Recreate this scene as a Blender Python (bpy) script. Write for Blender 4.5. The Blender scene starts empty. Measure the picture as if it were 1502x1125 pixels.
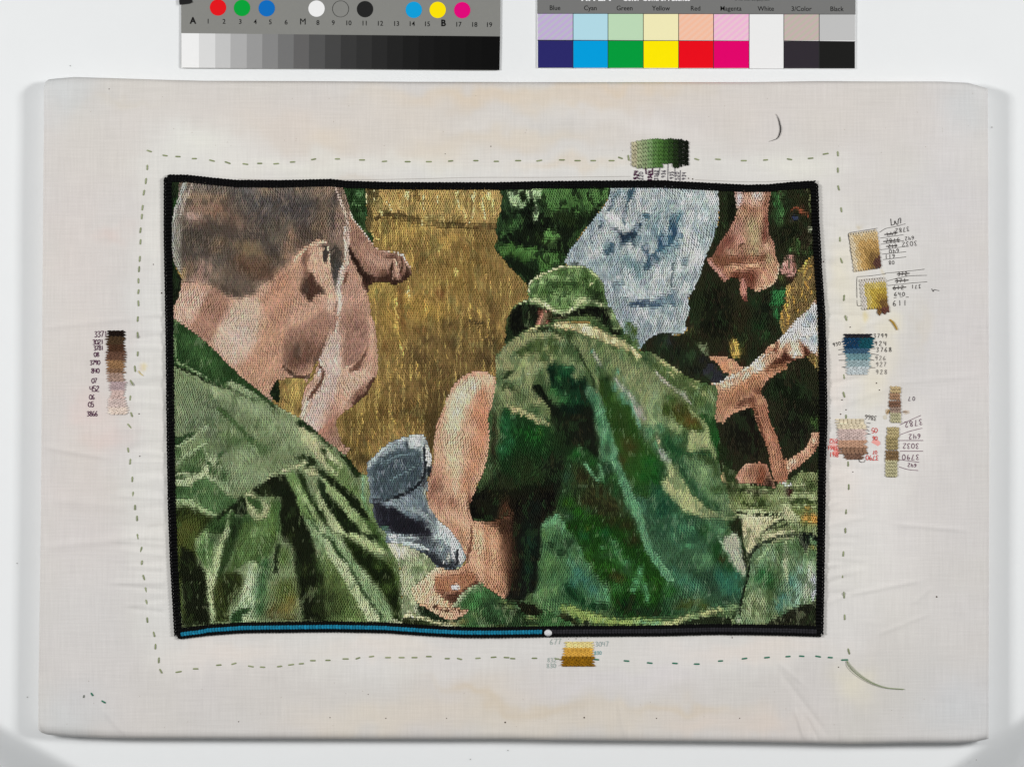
import bpy, math, random
import numpy as np
from mathutils import Vector, Matrix
random.seed(7); RNG = np.random.default_rng(7)
scene = bpy.context.scene
# ------------------------------------------------------------------ scale, camera, light
S = 0.0004            # metres per pattern unit on the cloth
H = 2.0               # camera height above the table
T = 0.0125            # height of the stretched cloth above the table
def W(px, py, z=T):
    k = S*(H-z)/(H-T)
    return ((px-751.0)*k, -(py-562.5)*k, z)
cam_d = bpy.data.cameras.new('camera'); cam = bpy.data.objects.new('camera', cam_d)
scene.collection.objects.link(cam); cam.location = (0, 0, H)
cam_d.sensor_width = 36; cam_d.lens = 36*(H-T)/(1502*S); cam_d.clip_start = .05; cam_d.clip_end = 20
scene.camera = cam
world = bpy.data.worlds.new('World'); scene.world = world; world.use_nodes = True
bg = world.node_tree.nodes['Background']; bg.inputs[0].default_value = (.985, .995, 1.0, 1); bg.inputs[1].default_value = .20
def softbox(name, x, y, z, power, sx, sy):
    l = bpy.data.lights.new(name, 'AREA'); l.shape = 'RECTANGLE'; l.size = sx; l.size_y = sy; l.energy = power
    l.color = (1, .995, .985)
    o = bpy.data.objects.new(name, l); scene.collection.objects.link(o); o.location = (x, y, z)
    o.rotation_euler = (Vector((0, 0, 0))-Vector((x, y, z))).to_track_quat('-Z', 'Y').to_euler()
softbox('softbox_left', -1.55, .30, 1.35, 25.0, .42, .42)
softbox('softbox_right', 1.55, .42, 1.35, 25.0, .42, .42)
scene.view_settings.view_transform = 'Standard'; scene.view_settings.look = 'None'
scene.view_settings.exposure = 0; scene.view_settings.gamma = 1

# ------------------------------------------------------------------ helpers
def lin(c):
    c = np.asarray(c, float); return np.where(c <= .04045, c/12.92, ((c+.055)/1.055)**2.4)
def rgb(h): return tuple(float(v) for v in lin([int(h[i:i+2], 16)/255 for i in (0, 2, 4)]))
def empty(name, loc, label, cat, group=None):
    o = bpy.data.objects.new(name, None); scene.collection.objects.link(o); o.location = loc; o.empty_display_size = .02
    o['label'] = label; o['category'] = cat
    if group: o['group'] = group
    return o
def link(name, me, mat, parent=None, label=None, cat=None, kind=None):
    o = bpy.data.objects.new(name, me); scene.collection.objects.link(o)
    if mat and not me.materials: me.materials.append(mat)
    if parent:
        o.parent = parent; o.matrix_parent_inverse = Matrix.Translation(-Vector(parent_origin(parent)))
    if label: o['label'] = label
    if cat: o['category'] = cat
    if kind: o['kind'] = kind
    return o
def parent_origin(p):
    v = Vector(p.location)
    while p.parent: p = p.parent; v = Vector(p.location); 
    return v
def mesh_np(name, V, F, C=None, smooth=True):
    me = bpy.data.meshes.new(name)
    V = np.ascontiguousarray(V, np.float32); F = np.ascontiguousarray(F, np.int32); n = F.shape[1]
    me.vertices.add(len(V)); me.vertices.foreach_set('co', V.ravel())
    me.loops.add(F.size); me.loops.foreach_set('vertex_index', F.ravel())
    me.polygons.add(len(F)); me.polygons.foreach_set('loop_start', np.arange(0, F.size, n, dtype=np.int32))
    me.polygons.foreach_set('use_smooth', np.full(len(F), smooth))
    if C is not None:
        a = me.color_attributes.new('thread', 'FLOAT_COLOR', 'POINT')
        a.data.foreach_set('color', np.concatenate([C, np.ones((len(C), 1))], 1).astype(np.float32).ravel())
    me.update(calc_edges=True); return me
def mat_new(name, rough=.6, spec=.3):
    m = bpy.data.materials.new(name); m.use_nodes = True; nt = m.node_tree; b = nt.nodes['Principled BSDF']
    b.inputs['Roughness'].default_value = rough; b.inputs['Specular IOR Level'].default_value = spec
    return m, nt, b
def plain(name, h, rough=.5, spec=.12, grain=0.0, scale=900):
    m, nt, b = mat_new(name, rough, spec); c = rgb(h)
    if grain:
        tc = nt.nodes.new('ShaderNodeTexCoord'); n = nt.nodes.new('ShaderNodeTexNoise'); n.inputs['Scale'].default_value = scale
        n.inputs['Detail'].default_value = 4
        r = nt.nodes.new('ShaderNodeMapRange'); r.inputs[3].default_value = 1-grain; r.inputs[4].default_value = 1+grain
        nt.links.new(tc.outputs['Object'], n.inputs['Vector']); nt.links.new(n.outputs[0], r.inputs[0])
        mx = nt.nodes.new('ShaderNodeVectorMath'); mx.operation = 'SCALE'; mx.inputs[0].default_value = c
        nt.links.new(r.outputs[0], mx.inputs['Scale']); nt.links.new(mx.outputs[0], b.inputs['Base Color'])
    else: b.inputs['Base Color'].default_value = (*c, 1)
    return m
def attr_mat(name, rough, spec, fuzz=.12):
    m, nt, b = mat_new(name, rough, spec)
    a = nt.nodes.new('ShaderNodeAttribute'); a.attribute_name = 'thread'
    tc = nt.nodes.new('ShaderNodeTexCoord'); n = nt.nodes.new('ShaderNodeTexNoise'); n.inputs['Scale'].default_value = 3500
    r = nt.nodes.new('ShaderNodeMapRange'); r.inputs[3].default_value = 1-fuzz; r.inputs[4].default_value = 1+fuzz
    mx = nt.nodes.new('ShaderNodeVectorMath'); mx.operation = 'SCALE'
    nt.links.new(tc.outputs['Object'], n.inputs['Vector']); nt.links.new(n.outputs[0], r.inputs[0])
    nt.links.new(a.outputs['Color'], mx.inputs[0]); nt.links.new(r.outputs[0], mx.inputs['Scale'])
    nt.links.new(mx.outputs[0], b.inputs['Base Color'])
    pass
    return m
# ---------------------------------------------------------------- the picture the needle followed
# The embroidered picture is described as layered patches of thread colour (like the maker's own
# pattern).  Coordinates are pattern units; it is only used to choose the thread of each stitch.
AX0, AY0, AW, AH = 236, 250, 985, 695
def hex3(h):
    return np.array([int(h[i:i+2], 16)/255 for i in (0, 2, 4)], np.float32)
def catmull(P, closed, n=6):
    P = np.asarray(P, float)
    if len(P) < 3: return P
    if closed: Q = np.vstack([P[-1:], P, P[:2]])
    else: Q = np.vstack([2*P[0]-P[1], P, 2*P[-1]-P[-2]])
    t = np.linspace(0, 1, n, endpoint=False)[:, None]; out = []
    for i in range(1, len(Q)-2):
        a, b, c, d = Q[i-1], Q[i], Q[i+1], Q[i+2]
        out.append(.5*(2*b+(c-a)*t+(2*a-5*b+4*c-d)*t*t+(3*b-a-3*c+d)*t**3))
    out = np.vstack(out)
    if not closed: out = np.vstack([out, P[-1:]])
    return out
def box1(m, r, ax):
    if r < 1: return m
    k = 2*r+1
    pad = [(0, 0), (0, 0)]; pad[ax] = (r+1, r)
    c = np.cumsum(np.pad(m, pad, mode='edge'), axis=ax)
    return (c[k:] - c[:-k])/k if ax == 0 else (c[:, k:] - c[:, :-k])/k
def blur(m, s):
    r = int(round(s*.7))
    if r < 1: return m
    for _ in range(2): m = box1(box1(m, r, 0), r, 1)
    return m
class Canvas:
    def __init__(s, x0, y0, w, h, base, sc=1.0):
        s.x0, s.y0, s.w, s.h, s.sc = x0, y0, int(w*sc), int(h*sc), sc
        s.c = np.zeros((s.h, s.w, 3), np.float32) + hex3(base)
        s.lab = np.zeros((s.h, s.w), np.uint8); s.names = ['']; s.clip = None
    def loc(s, P): return (np.asarray(P, float) - [s.x0, s.y0])*s.sc
    def window(s, P, m):
        a = np.floor(P.min(0)-m).astype(int); b = np.ceil(P.max(0)+m).astype(int)+1
        a = np.maximum(a, 0); b = np.minimum(b, [s.w, s.h])
        return a[0], a[1], b[0], b[1]
    def polymask(s, P, soft):
        P = s.loc(P); soft *= s.sc
        X0, Y0, X1, Y1 = s.window(P, soft*2+2)
        if X1 <= X0 or Y1 <= Y0: return None
        m = np.zeros((Y1-Y0, X1-X0), np.float32)
        A = P; B = np.roll(P, -1, 0); xs = np.arange(X0, X1)+.5
        for j in range(Y1-Y0):
            y = Y0+j+.5
            k = (A[:, 1] <= y) != (B[:, 1] <= y)
            if not k.any(): continue
            a, b = A[k], B[k]
            xx = np.sort(a[:, 0]+(y-a[:, 1])*(b[:, 0]-a[:, 0])/(b[:, 1]-a[:, 1]))
            m[j] = np.searchsorted(xx, xs) & 1
        return X0, Y0, X1, Y1, blur(m, soft)
    def strokemask(s, P, w, soft):
        P = s.loc(P); w = w*s.sc; soft *= s.sc
        X0, Y0, X1, Y1 = s.window(P, w+soft*2+2)
        if X1 <= X0 or Y1 <= Y0: return None
        gx, gy = np.meshgrid(np.arange(X0, X1)+.5, np.arange(Y0, Y1)+.5)
        d = np.full(gx.shape, 1e9)
        n = len(P)-1
        for i in range(n):
            a, b = P[i], P[i+1]; v = b-a; L = max(v@v, 1e-9)
            t = np.clip(((gx-a[0])*v[0]+(gy-a[1])*v[1])/L, 0, 1)
            f = (i+t)/n; taper = .45+.55*np.minimum(1, 4*np.minimum(f, 1-f)+.15)
            d = np.minimum(d, np.hypot(gx-a[0]-t*v[0], gy-a[1]-t*v[1])/taper)
        m = np.clip((w/2-d)/max(soft, .7)+.5, 0, 1).astype(np.float32)
        return X0, Y0, X1, Y1, m
    def paint(s, M, col, alpha=1.0):
        if M is None: return
        X0, Y0, X1, Y1, m = M
        if s.clip is not None: m = m*(s.lab[Y0:Y1, X0:X1] == s.clip)
        m = (m*alpha)[..., None]
        v = s.c[Y0:Y1, X0:X1]; v += (hex3(col)-v)*m
    def blob(s, x, y, rx, ry, ang, col, alpha):
        c = s.loc([[x, y]])[0]; rx *= s.sc; ry *= s.sc; r = max(rx, ry)*1.9
        P = np.array([c-r, c+r]); X0, Y0, X1, Y1 = s.window(P, 0)
        if X1 <= X0 or Y1 <= Y0: return
        gx, gy = np.meshgrid(np.arange(X0, X1)+.5-c[0], np.arange(Y0, Y1)+.5-c[1])
        ca, sa = math.cos(math.radians(ang)), math.sin(math.radians(ang))
        u = (gx*ca+gy*sa)/rx; v = (-gx*sa+gy*ca)/ry
        s.paint((X0, Y0, X1, Y1, np.exp(-(u*u+v*v)*1.1).astype(np.float32)), col, alpha)
    def run(s, text):
        ox, oy, k = 0, 0, 1.0
        for ln in text.strip().splitlines():
            ln = ln.split('#')[0].strip()
            if not ln: continue
            w = ln.split(); op = w[0]
            if op == '@':
                if w[1] == 'S': ox, oy, k = 0, 0, 1.0
                elif w[1] == 'Z': ox, oy, k = 880, 630, .3247
                elif w[1] == 'Q': ox, oy, k = 220, 235, .7962
                elif w[1] == 'V': ox, oy, k = 236, 250, 1/1.5264
                else: ox, oy, k = 240*(int(w[1])+1), (255, 425, 595, 760)[int(w[2])], 1/6.008
            elif op == 'clip':
                s.clip = None if w[1] == '*' else s.names.index(w[1])
            else:
                def pts(ws): return [((float(a.split(',')[0])*k+ox), (float(a.split(',')[1])*k+oy)) for a in ws]
                if op == 'R':
                    P = catmull(pts(w[3:]), True, 4)
                    M = s.polymask(P, 0)
                    if w[1] not in s.names: s.names.append(w[1])
                    if M:
                        c0, s.clip = s.clip, None
                        s.paint(M, w[2]); s.clip = c0
                        s.lab[M[1]:M[3], M[0]:M[2]][M[4] > .5] = s.names.index(w[1])
                elif op == 'p': s.paint(s.polymask(pts(w[3:]), float(w[2])*.4), w[1])
                elif op == 'P': s.paint(s.polymask(catmull(pts(w[3:]), True, 5), float(w[2])*.4), w[1])
                elif op == 's': s.paint(s.strokemask(catmull(pts(w[4:]), False, 5), float(w[2])*k, float(w[3])), w[1])
                elif op == 'b':
                    for q in w[3:]:
                        a = [float(v) for v in q.split(',')]
                        s.blob(a[0]*k+ox, a[1]*k+oy, a[2]*k, a[3]*k, a[4] if len(a) > 4 else 0, w[1], float(w[2]))
ART = '''
@ S
R wall 8E7640 230,245 1225,245 1225,950 230,950
R ground 26301C 590,898 800,890 1230,890 1230,950 590,950
clip wall
# upper band lighter straw
p A68E55 2 540,262 735,262 735,328 690,327 640,322 590,318 545,320
p 5A4A2A 1.5 545,316 575,312 600,318 640,326 690,328 735,330 735,337 690,336 640,334 600,326 572,319 550,322
@ 1 0
b B59C5A .6 700,200,120,100 1000,220,160,110 1300,250,120,140
s E2CF96 22 2 710,150 715,220
s E0CD94 26 2 530,260 560,320
s E0CC90 20 2 470,320 500,380
s D8C285 20 2 640,300 670,330
s D6C288 18 2 850,380 960,400
s D8C488 20 2 1130,160 1150,260 1180,340
s DAC58C 24 2 1300,170 1290,280 1270,400
s E4D49C 26 2 1370,160 1365,300 1380,400
s D2BC7C 20 2 1420,160 1430,240
s C8B272 20 2 1200,200 1220,380
s C8B272 20 2 1450,200 1470,380
s CDB778 16 2 1010,330 1020,420
s CDB778 16 2 1090,380 1095,440
s 8A7038 30 3 780,160 800,240
s 8A7038 30 3 620,170 640,240
p 5E5230 3 330,130 460,140 440,230 380,330 400,480 380,560 340,500
b 97803F .8 560,560,140,120 700,500,160,100
b A88F4C .7 600,520,90,60 900,480,120,60
b 6A5530 .6 1420,480,110,60 1300,470,120,40
b A88C42 .7 1100,560,60,60 740,760,60,90 1000,620,100,60
b 9A7C38 .7 1200,900,200,200 900,1000,140,120
b 6E5628 .6 800,780,40,80 1060,790,50,40 930,870,30,40 830,530,50,30 1140,420,60,30 1330,640,60,40 860,730,40,50
b 7A5A28 .7 1320,750,80,50 1240,660,70,40
b 6A4420 .9 1010,1040,30,30
s CDB56C 16 1.5 405,480 400,560 415,590
s CDB56C 18 1.5 430,560 450,580
s C8B068 12 1.5 985,620 990,720
s CDB66E 16 1.5 1135,840 1150,900 1140,950
s C4A858 12 1.5 1410,860 1410,960
s B9A25A 10 1.5 1220,620 1220,700
p A8934C 5 380,1000 450,960 540,960 600,990 620,1123 380,1123
b 7A6834 .8 500,1070,60,60
b 5E4C28 .8 650,1030,50,60
s C6B064 14 1.5 720,940 725,1123
b 8F7A40 .8 860,1000,80,80
@ 1 1
b A2843C .85 900,200,260,130 560,250,120,160 700,120,150,100
b 9C8040 .6 1100,100,120,80 540,450,80,120
b 685430 .85 1100,480,180,100 800,600,180,120 1380,600,120,160 1000,720,180,100
b 6E582F .85 700,900,200,140 950,950,140,160 1300,300,120,120 1460,300,60,200
b 5E4B2C .7 850,820,60,40 880,450,80,50 1080,300,80,40 760,520,40,40 1160,600,80,80
b 6A4A24 .7 650,300,30,60 820,360,60,40 640,120,30,120 520,500,40,60
b 6A4422 .9 1010,30,30,50
b 4E4026 .8 1440,480,60,90 1400,640,90,50 1180,800,110,60,-40 1040,950,60,100
s C2A654 14 1.5 610,0 600,150 620,250 600,320 640,420 650,600 655,820
s C9AE5C 12 1.5 615,60 620,240
s D8C684 14 1.2 722,0 730,60 720,100
s B09440 12 1.5 640,330 660,480
s BDA050 14 1.5 1240,70 1260,150 1270,280
s C4A756 20 1.5 1340,180 1360,270
s BDA050 12 1.5 1255,300 1245,420
s B89C50 12 1.5 1300,300 1330,400 1380,440 1440,250
s 4C4430 12 1.5 1240,290 1380,295
s B89C50 12 1.5 1060,450 1050,540 1070,620
s B0994C 14 1.5 965,520 960,600 970,660
s BEA252 14 1.5 800,650 810,730 800,800
s B89C4C 12 1.5 565,740 560,810
s B89C4C 14 1.5 735,660 730,800
s B09648 10 1.5 985,780 980,880
s B89C4C 10 1.5 470,740 465,900 480,1020 440,1100
s B89C4C 9 1.5 825,900 825,1020
s B89C4C 9 1.5 545,1000 555,1123
s AC9248 9 1.5 400,40 430,150
s AC9248 9 1.5 590,540 600,680 570,780
b 8A7434 .7 300,1050,120,60 450,1050,100,80
@ 1 2
b 6C552A .8 500,80,320,120 800,100,200,120 300,300,160,60
b 7A6630 .7 300,100,140,120 520,180,100,60
b 4F4022 .8 950,150,80,200 920,350,50,160
s AC9040 10 1.5 220,90 230,200
s BCA048 12 1.5 300,60 305,180 270,260
s AC9040 10 1.5 440,40 450,200
s BCA048 12 1.5 545,20 560,90 600,160
s AC9040 10 1.5 390,180 400,260
s AC9040 10 1.5 500,160 520,260
s AC9040 10 1.5 860,40 850,150
s A08438 10 1.5 700,60 700,180
s A08438 10 1.5 250,300 260,420
s A08438 8 1.5 360,300 380,380
b 4A3E20 .8 150,380,120,50 300,470,90,60
b 8E7A38 .6 330,400,60,40 200,330,40,40
# ---- wall on the right-hand edge
@ 3 0
p 7C6840 2 1300,760 1430,640 1460,1123 1140,1123 1160,980 1250,900
s C09A38 16 1 1415,650 1380,730 1340,800 1260,870
s B89238 12 1 1420,800 1350,830 1320,900
s B89238 12 1 1180,990 1190,1123
s C29C3C 12 1 1230,970 1225,1060 1240,1123
s B89238 12 1 1400,900 1340,960 1380,1060 1330,1123
s B08A34 10 1 1280,990 1300,1100
s B08A34 10 1 1420,960 1410,1120
@ 3 1
p 76623C 2 1160,0 1440,0 1430,110 1290,220 1180,360 1110,380 1100,230 1130,120
s B8923A 13 1 1190,0 1170,140 1190,260 1130,360
s B8923A 10 1 1240,0 1230,100 1250,200
s C09A3E 12 1 1130,160 1120,260 1140,330
s B8923A 10 1 1300,0 1290,60 1300,120
s B8923A 10 1 1390,0 1380,70
s A8863A 9 1 1340,20 1330,140
p 75623A 2 1180,650 1260,630 1400,570 1450,560 1460,1000 1430,1020 1350,900 1290,780 1230,740
s B8923A 11 1 1190,660 1220,720 1200,730
s B8923A 11 1 1260,640 1260,740 1330,790
s B8923A 11 1 1340,600 1330,700 1360,790 1330,840
s B8923A 10 1 1400,620 1400,760 1380,880 1430,960
s B8923A 10 1 1290,620 1300,700
s B8923A 10 1 1430,860 1430,1010
p C09A38 1 690,405 740,460 760,540 750,610 700,590 655,560 670,480
clip *
@ S
# ------- leaves behind the shaved head (left strip and small patch at top)
R leaves 1E2A18 230,245 275,245 268,290 256,320 256,385 266,410 262,440 262,480 230,490
R leaves 2C4A24 498,255 534,255 536,285 538,312 536,333 545,345 548,352 540,352 520,332 505,300
clip leaves
@ 0 0
b 14200F .8 60,200,30,200 50,600,30,200
b 2E4022 .7 110,100,40,60 100,950,30,60
s 2F5A26 14 3 150,130 110,240 85,330
s 24401E 14 3 70,760 110,880 130,960
@ 1 0
s 5E8A52 24 3 260,150 310,190
s 6B8F58 22 3 215,270 330,260
b 55804A .8 260,260,60,16 290,160,40,20 300,350,40,20
b 17290F .8 220,190,30,40 270,400,30,60 330,300,20,40 250,330,30,24 200,230,20,20
b 2F7A4A .6 350,330,16,40
s 3A7A70 10 2 380,430 390,500
b 6A7040 .7 350,480,20,40
clip *
# ------- extended arm and fist over the wall
@ 1 0
R arm 9C7662 110,60 145,130 185,260 220,380 290,470 370,570 430,650 500,680 580,690 650,700 680,720 700,770 735,830 735,890 700,930 640,960 590,985 540,960 480,950 420,960 370,985 340,1060 250,900 150,700 120,300 60,100
clip arm
b A8826C .8 200,420,60,120,60 330,650,130,50,45
b C4A08A .7 450,760,110,60,20 540,810,60,50
b 94705C .8 230,560,30,120,-30
b 7E5A48 .8 560,730,70,18,-10 600,760,40,30 690,780,30,40
s D8C4B4 14 2 120,100 160,210 220,380 300,480 400,610 470,670 560,690 640,705 670,730 710,800 735,830
s C8AC98 20 3 150,150 220,360 300,470
p 4A3024 3 185,640 240,730 310,820 350,890 420,900 440,930 500,920 545,880 590,930 640,940 690,870 735,860 735,900 690,940 590,990 540,960 480,960 420,965 370,1000 345,1080 280,900
b 3A241A .8 330,920,50,60,60 500,925,50,25 700,905,40,30 600,960,40,20
b 6E4A38 .9 560,850,26,60 640,880,40,30 500,880,40,40
s 5A3A2A 14 3 560,740 570,820 545,900
s 5A3A2A 12 3 650,740 660,820 640,880
s 6A4A38 12 3 520,730 600,750 640,740
s C09C86 30 3 600,790 610,850 620,910
s B89480 18 3 580,860 575,930
s C49C84 22 3 690,790 700,830
s D0AC94 12 2 550,760 610,770 640,800
s 3E281C 13 1 552,805 568,860 558,915
s 3E281C 11 1 640,750 655,800 640,880
s 5A3A2A 9 1 610,775 632,800 628,860
s 3A241A 16 2 690,800 700,860 680,920
s D0AE98 10 1 560,740 600,760 612,800
clip *
# ------- near forearm, hanging hand beside the face
@ 1 1
R forearm B48E78 60,-330 190,-350 250,-260 300,-130 350,20 375,120 390,230 425,320 440,500 447,640 440,750 400,820 350,920 280,980 200,1050 120,1100 80,1200 150,1370 200,1400 100,1460 -130,1250 -190,1210 -240,1120 -230,1000 -190,860 -130,790 -80,640 -105,560 -60,440 -10,300 100,100 80,-100
clip forearm
b C49E88 .8 250,100,90,160 330,600,80,200 200,780,100,120
b AE8A74 .8 240,-60,60,120
b C4A898 .9 60,450,80,200,10 20,620,70,220 0,850,60,100
b C0ACA6 .8 30,640,50,160
b C0A694 .8 -60,800,50,100
s D8CCC4 20 3 -95,560 -50,640 -80,760
s D6C6BA 26 4 130,-300 130,-120 100,20
b A07A66 .9 240,330,90,140 230,480,60,90 200,250,60,90
p 8A6452 5 170,520 250,440 350,420 330,480 270,560 210,620 185,600
b 9A7460 .7 100,280,60,60 30,330,50,70,30 270,200,60,60
b C8A690 .9 160,700,70,80,-20 230,800,60,40 390,400,20,160 100,900,100,100
b C69C80 .7 60,850,60,100 90,960,60,60
b 9A6E58 .7 330,720,24,80 180,860,120,26,-30
p 5A3A2A 4 200,1040 280,960 350,880 400,830 430,840 400,900 300,990 220,1060
b 7A5240 .8 260,930,120,30,-40
b AC8270 .8 -60,1050,60,120 20,1250,100,100
b C0968A .7 0,1050,80,80
b D6BEAE .9 -200,1050,30,120,8 -150,950,34,100,20 -165,1150,30,80
b A87258 .9 -110,1080,24,160,8 -80,980,30,80,12
b C28A70 .7 -60,1150,30,120
b 8A6A54 .8 70,1230,60,70 120,1330,50,50
@ 1 0
s 4A2E22 14 3 190,640 230,740 280,850 320,960 350,1040
b 7A5040 .8 170,890,16,40
s 6A4434 20 3 185,860 165,900 155,950
clip *
# ------- shaved head, neck, ear
@ 0 0
R head 8A7260 178,40 600,20 1400,20 1560,100 1640,300 1630,420 1630,650 1600,760 1540,860 1560,980 1540,1120 1470,1330 1400,1560 1350,1660 1310,1720 1280,1800 1230,1850 1010,1820 960,1930 920,2010 560,1680 360,1520 160,1360 100,1310 85,1250 90,1170 140,1060 158,960 145,880 100,800 75,700 65,560 70,430 95,310 130,200
clip head
# hair masses
p 6E6256 10 180,80 1440,100 1500,300 1500,700 1440,860 1380,560 1340,640 1200,700 1060,830 960,930 850,1030 700,1090 560,1080 470,1000 380,960 160,960 120,820 90,560 110,330
b 7A736C .8 350,110,200,50 700,140,200,60 1200,150,200,50
b 9A8264 .8 380,200,240,30 220,190,60,30 900,150,60,40
b 9A7E60 .6 1350,150,60,60 1180,160,50,40
b 5E5C5C .85 680,190,90,60 840,260,140,70
b 55504F .85 1050,230,160,80 860,370,140,70 1150,330,180,90
b 584F4C .7 760,420,160,110 1240,400,140,100
b 9A7B66 .9 280,300,70,60 420,330,140,80
b B89A8C .85 290,400,70,50 240,360,40,40
b 8C6A54 .8 480,320,100,80 600,420,120,90
b 94785E .6 430,240,160,40
b 6E5648 .8 620,500,160,80 350,440,140,50
b 52493F .85 250,550,150,90 220,650,120,70 480,480,130,60 540,620,80,60
b 5A5048 .85 640,560,120,60 780,560,110,60 760,660,60,40
b 4E4842 .8 280,720,140,50 440,790,70,40 880,600,80,60 960,660,90,70
b 6A6050 .8 1010,480,120,80 1000,590,90,60
b 8A7054 .8 490,600,80,40 700,640,110,50 460,680,60,30
b 867252 .8 770,650,110,50,20 860,720,120,40,25 720,700,60,40
b 745640 .85 760,820,160,90 900,860,110,90 680,760,70,50
b 5A4234 .6 700,820,60,60 930,900,80,70 800,920,90,40
b 6C5C4C .8 560,880,120,80 620,1000,150,50 800,980,80,50
b 4E4238 .8 640,1060,110,26 520,1010,60,30 760,1030,70,30
b 8A7058 .8 240,830,70,90 200,900,40,50
b A88676 .9 330,850,40,110 410,830,24,90 300,930,90,40
b 8E7A66 .8 470,900,50,90
b 4C423A .8 1020,790,90,40,-30 1000,720,70,50
b 9C7C62 .9 1130,550,40,90 1100,650,60,60 1080,730,60,40
b 6E5646 .8 1190,600,40,60 1250,640,50,40
b 55463C .9 1260,530,80,60,40 1330,590,50,40
b A4835F .6 1340,490,30,50
b 7A6450 .9 1400,450,80,120 1450,560,60,60 1400,300,90,80
b 4E4A48 .8 1290,290,100,60
b 8C745E .7 1450,150,60,60
b 9A8070 .8 1540,450,40,120 1520,560,60,60
b 584E48 .85 1490,400,24,120 1520,200,40,60,40 1500,250,30,60
b 484440 .9 1520,730,40,100 1490,720,50,60 1510,840,30,60
p 50483F 4 1450,690 1500,660 1580,690 1560,760 1530,860 1510,890 1470,820
s 8E8F88 34 8 185,80 150,220 105,330 90,420 85,560 95,680
s A9AAA2 24 4 185,60 150,190 105,300 82,420 78,560 85,690 120,800 155,870
s B0A294 30 6 250,90 180,240 140,380
b A8A89A .7 130,560,30,160 130,760,30,80,-20
b B89A60 .7 170,910,20,40 180,860,16,40,20
# face/neck skin
p BA947B 8 160,960 380,970 480,1030 600,1100 720,1100 850,1040 960,920 1070,830 1190,700 1300,640 1360,600 1430,590 1440,640 1450,850 1540,900 1600,860 1600,1200 1400,1900 1000,2000 700,1900 100,1350 80,1200
b C2A08A .8 260,1010,100,50 280,1100,80,80
b CBAE9E .9 170,1200,60,90,20 200,1150,60,60
b A87E68 .9 400,1150,60,150,25 330,1300,60,120,30 480,1260,80,120,30 330,1400,60,40,30
b 8E6A56 .7 450,1060,90,40,10
b C6A48C .9 880,1010,80,60,-45 800,1150,120,100 700,1250,160,100
b C6AA9A .95 720,1380,170,130,-40 640,1450,140,90,40 560,1500,100,70,40
b C2A48E .7 560,1380,120,100
b D4C0B2 .9 640,1640,24,40,45
b C0977C .9 900,1450,160,200 1000,1300,100,120
b B4886C .9 880,1620,120,160,20 820,1750,90,120 960,1560,60,200,15
b B8907C .7 900,1850,40,60
b B4876A .9 1050,940,90,120,20 1020,1060,80,70
b A87860 .7 990,1040,60,50 1100,1080,60,60
b BE957A .8 1130,860,50,120,10
b D0A488 .95 1210,690,40,30,-45 1160,760,30,50,-20
s D0A68A 24 4 1130,790 1190,700 1260,660 1340,610 1370,590 1430,590
b 6E4C3C .9 1260,720,30,40 1240,760,30,70
p 8A6450 5 1250,700 1290,680 1270,800 1300,900 1380,1010 1390,1040 1300,1010 1250,1060 1200,1080 1220,950
b 5E4030 .9 1260,960,40,50,30 1320,1010,70,26,30 1245,1020,30,40
b 6E4C3A .8 1260,1090,80,40
b C09878 .95 1330,780,50,120,-10 1370,900,40,100 1320,850,30,60
s CDA68C 20 4 1440,700 1450,820 1480,920 1490,1000
s C8A084 16 4 1360,640 1360,760 1400,860 1420,960
p 46403C 4 1370,630 1430,620 1430,670 1410,730 1395,770 1370,690
b A88268 .8 1450,1000,50,120 1420,1130,40,60
b C4A08C .8 1380,1110,80,40 1280,1180,90,70
b 9A7058 .8 1060,1250,40,50 1100,1200,60,30,-40 1080,1300,50,30
b B88E76 .8 1200,1220,90,60,-40
p BA947B 6 1480,880 1560,900 1540,1120 1470,1330 1440,1200
b C2A896 .9 1500,950,50,100,10 1480,1130,60,120,20
b A88270 .6 1430,1300,60,60,30
@ 0 1
p C4A28E 10 150,0 400,0 330,170 240,330 110,275 85,200 100,110
p A27B65 12 400,20 470,70 560,80 570,190 490,330 400,470 320,420 250,340 330,170
p C8AC98 14 570,190 640,100 800,90 850,200 820,430 760,540 700,620 600,660 430,480 500,330
b C6ADA2 .7 680,400,110,120,-40
p BC9276 10 850,430 960,300 1060,330 1075,440 1060,560 1000,760 925,905 860,890 690,730 780,560
p B48A70 10 860,60 980,0 1180,0 1200,60 1080,230 1060,320 960,290 880,200
p BA947C 10 1180,40 1380,40 1420,160 1300,260 1180,330 1090,330 1070,250
p A07A66 12 1080,420 1090,340 1200,330 1320,250 1420,170 1490,250 1440,400 1380,560 1330,640 1060,650
p 8C6652 16 1080,480 1250,430 1380,500 1340,640 1200,660 1050,660
# ear and cheek planes
@ 0 0
p C29C82 3 1300,690 1340,650 1375,640 1380,740 1410,830 1450,930 1440,1010 1400,1020 1340,950 1295,850
p 9A745E 3 1280,700 1300,690 1296,850 1340,950 1390,1030 1330,1030 1265,960 1250,840
p 5E4030 3 1235,930 1290,930 1340,970 1385,1030 1300,1010 1250,1060 1215,1050
s 46403C 22 2 1395,640 1405,700 1398,765
s CBA78E 15 2 1440,650 1450,760 1485,900 1530,1010
@ Q
P C8A288 2 290,190 302,168 316,158 325,168 328,195 333,225 343,250 338,262 322,245 308,225 296,212
s D6B298 3.5 1 262,190 276,172 292,162 308,154 320,150 328,160 331,185
P 5A3E30 2 290,214 299,206 308,226 324,243 314,248 302,252 298,262 287,252
P 4A423E 1.5 320,162 326,160 327,178 322,190 319,176
P 4E4A46 2 334,192 345,180 354,190 350,215 344,242 338,228
s D0BCAE 4 1 357,120 360,160 360,190 350,240 352,285
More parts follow.
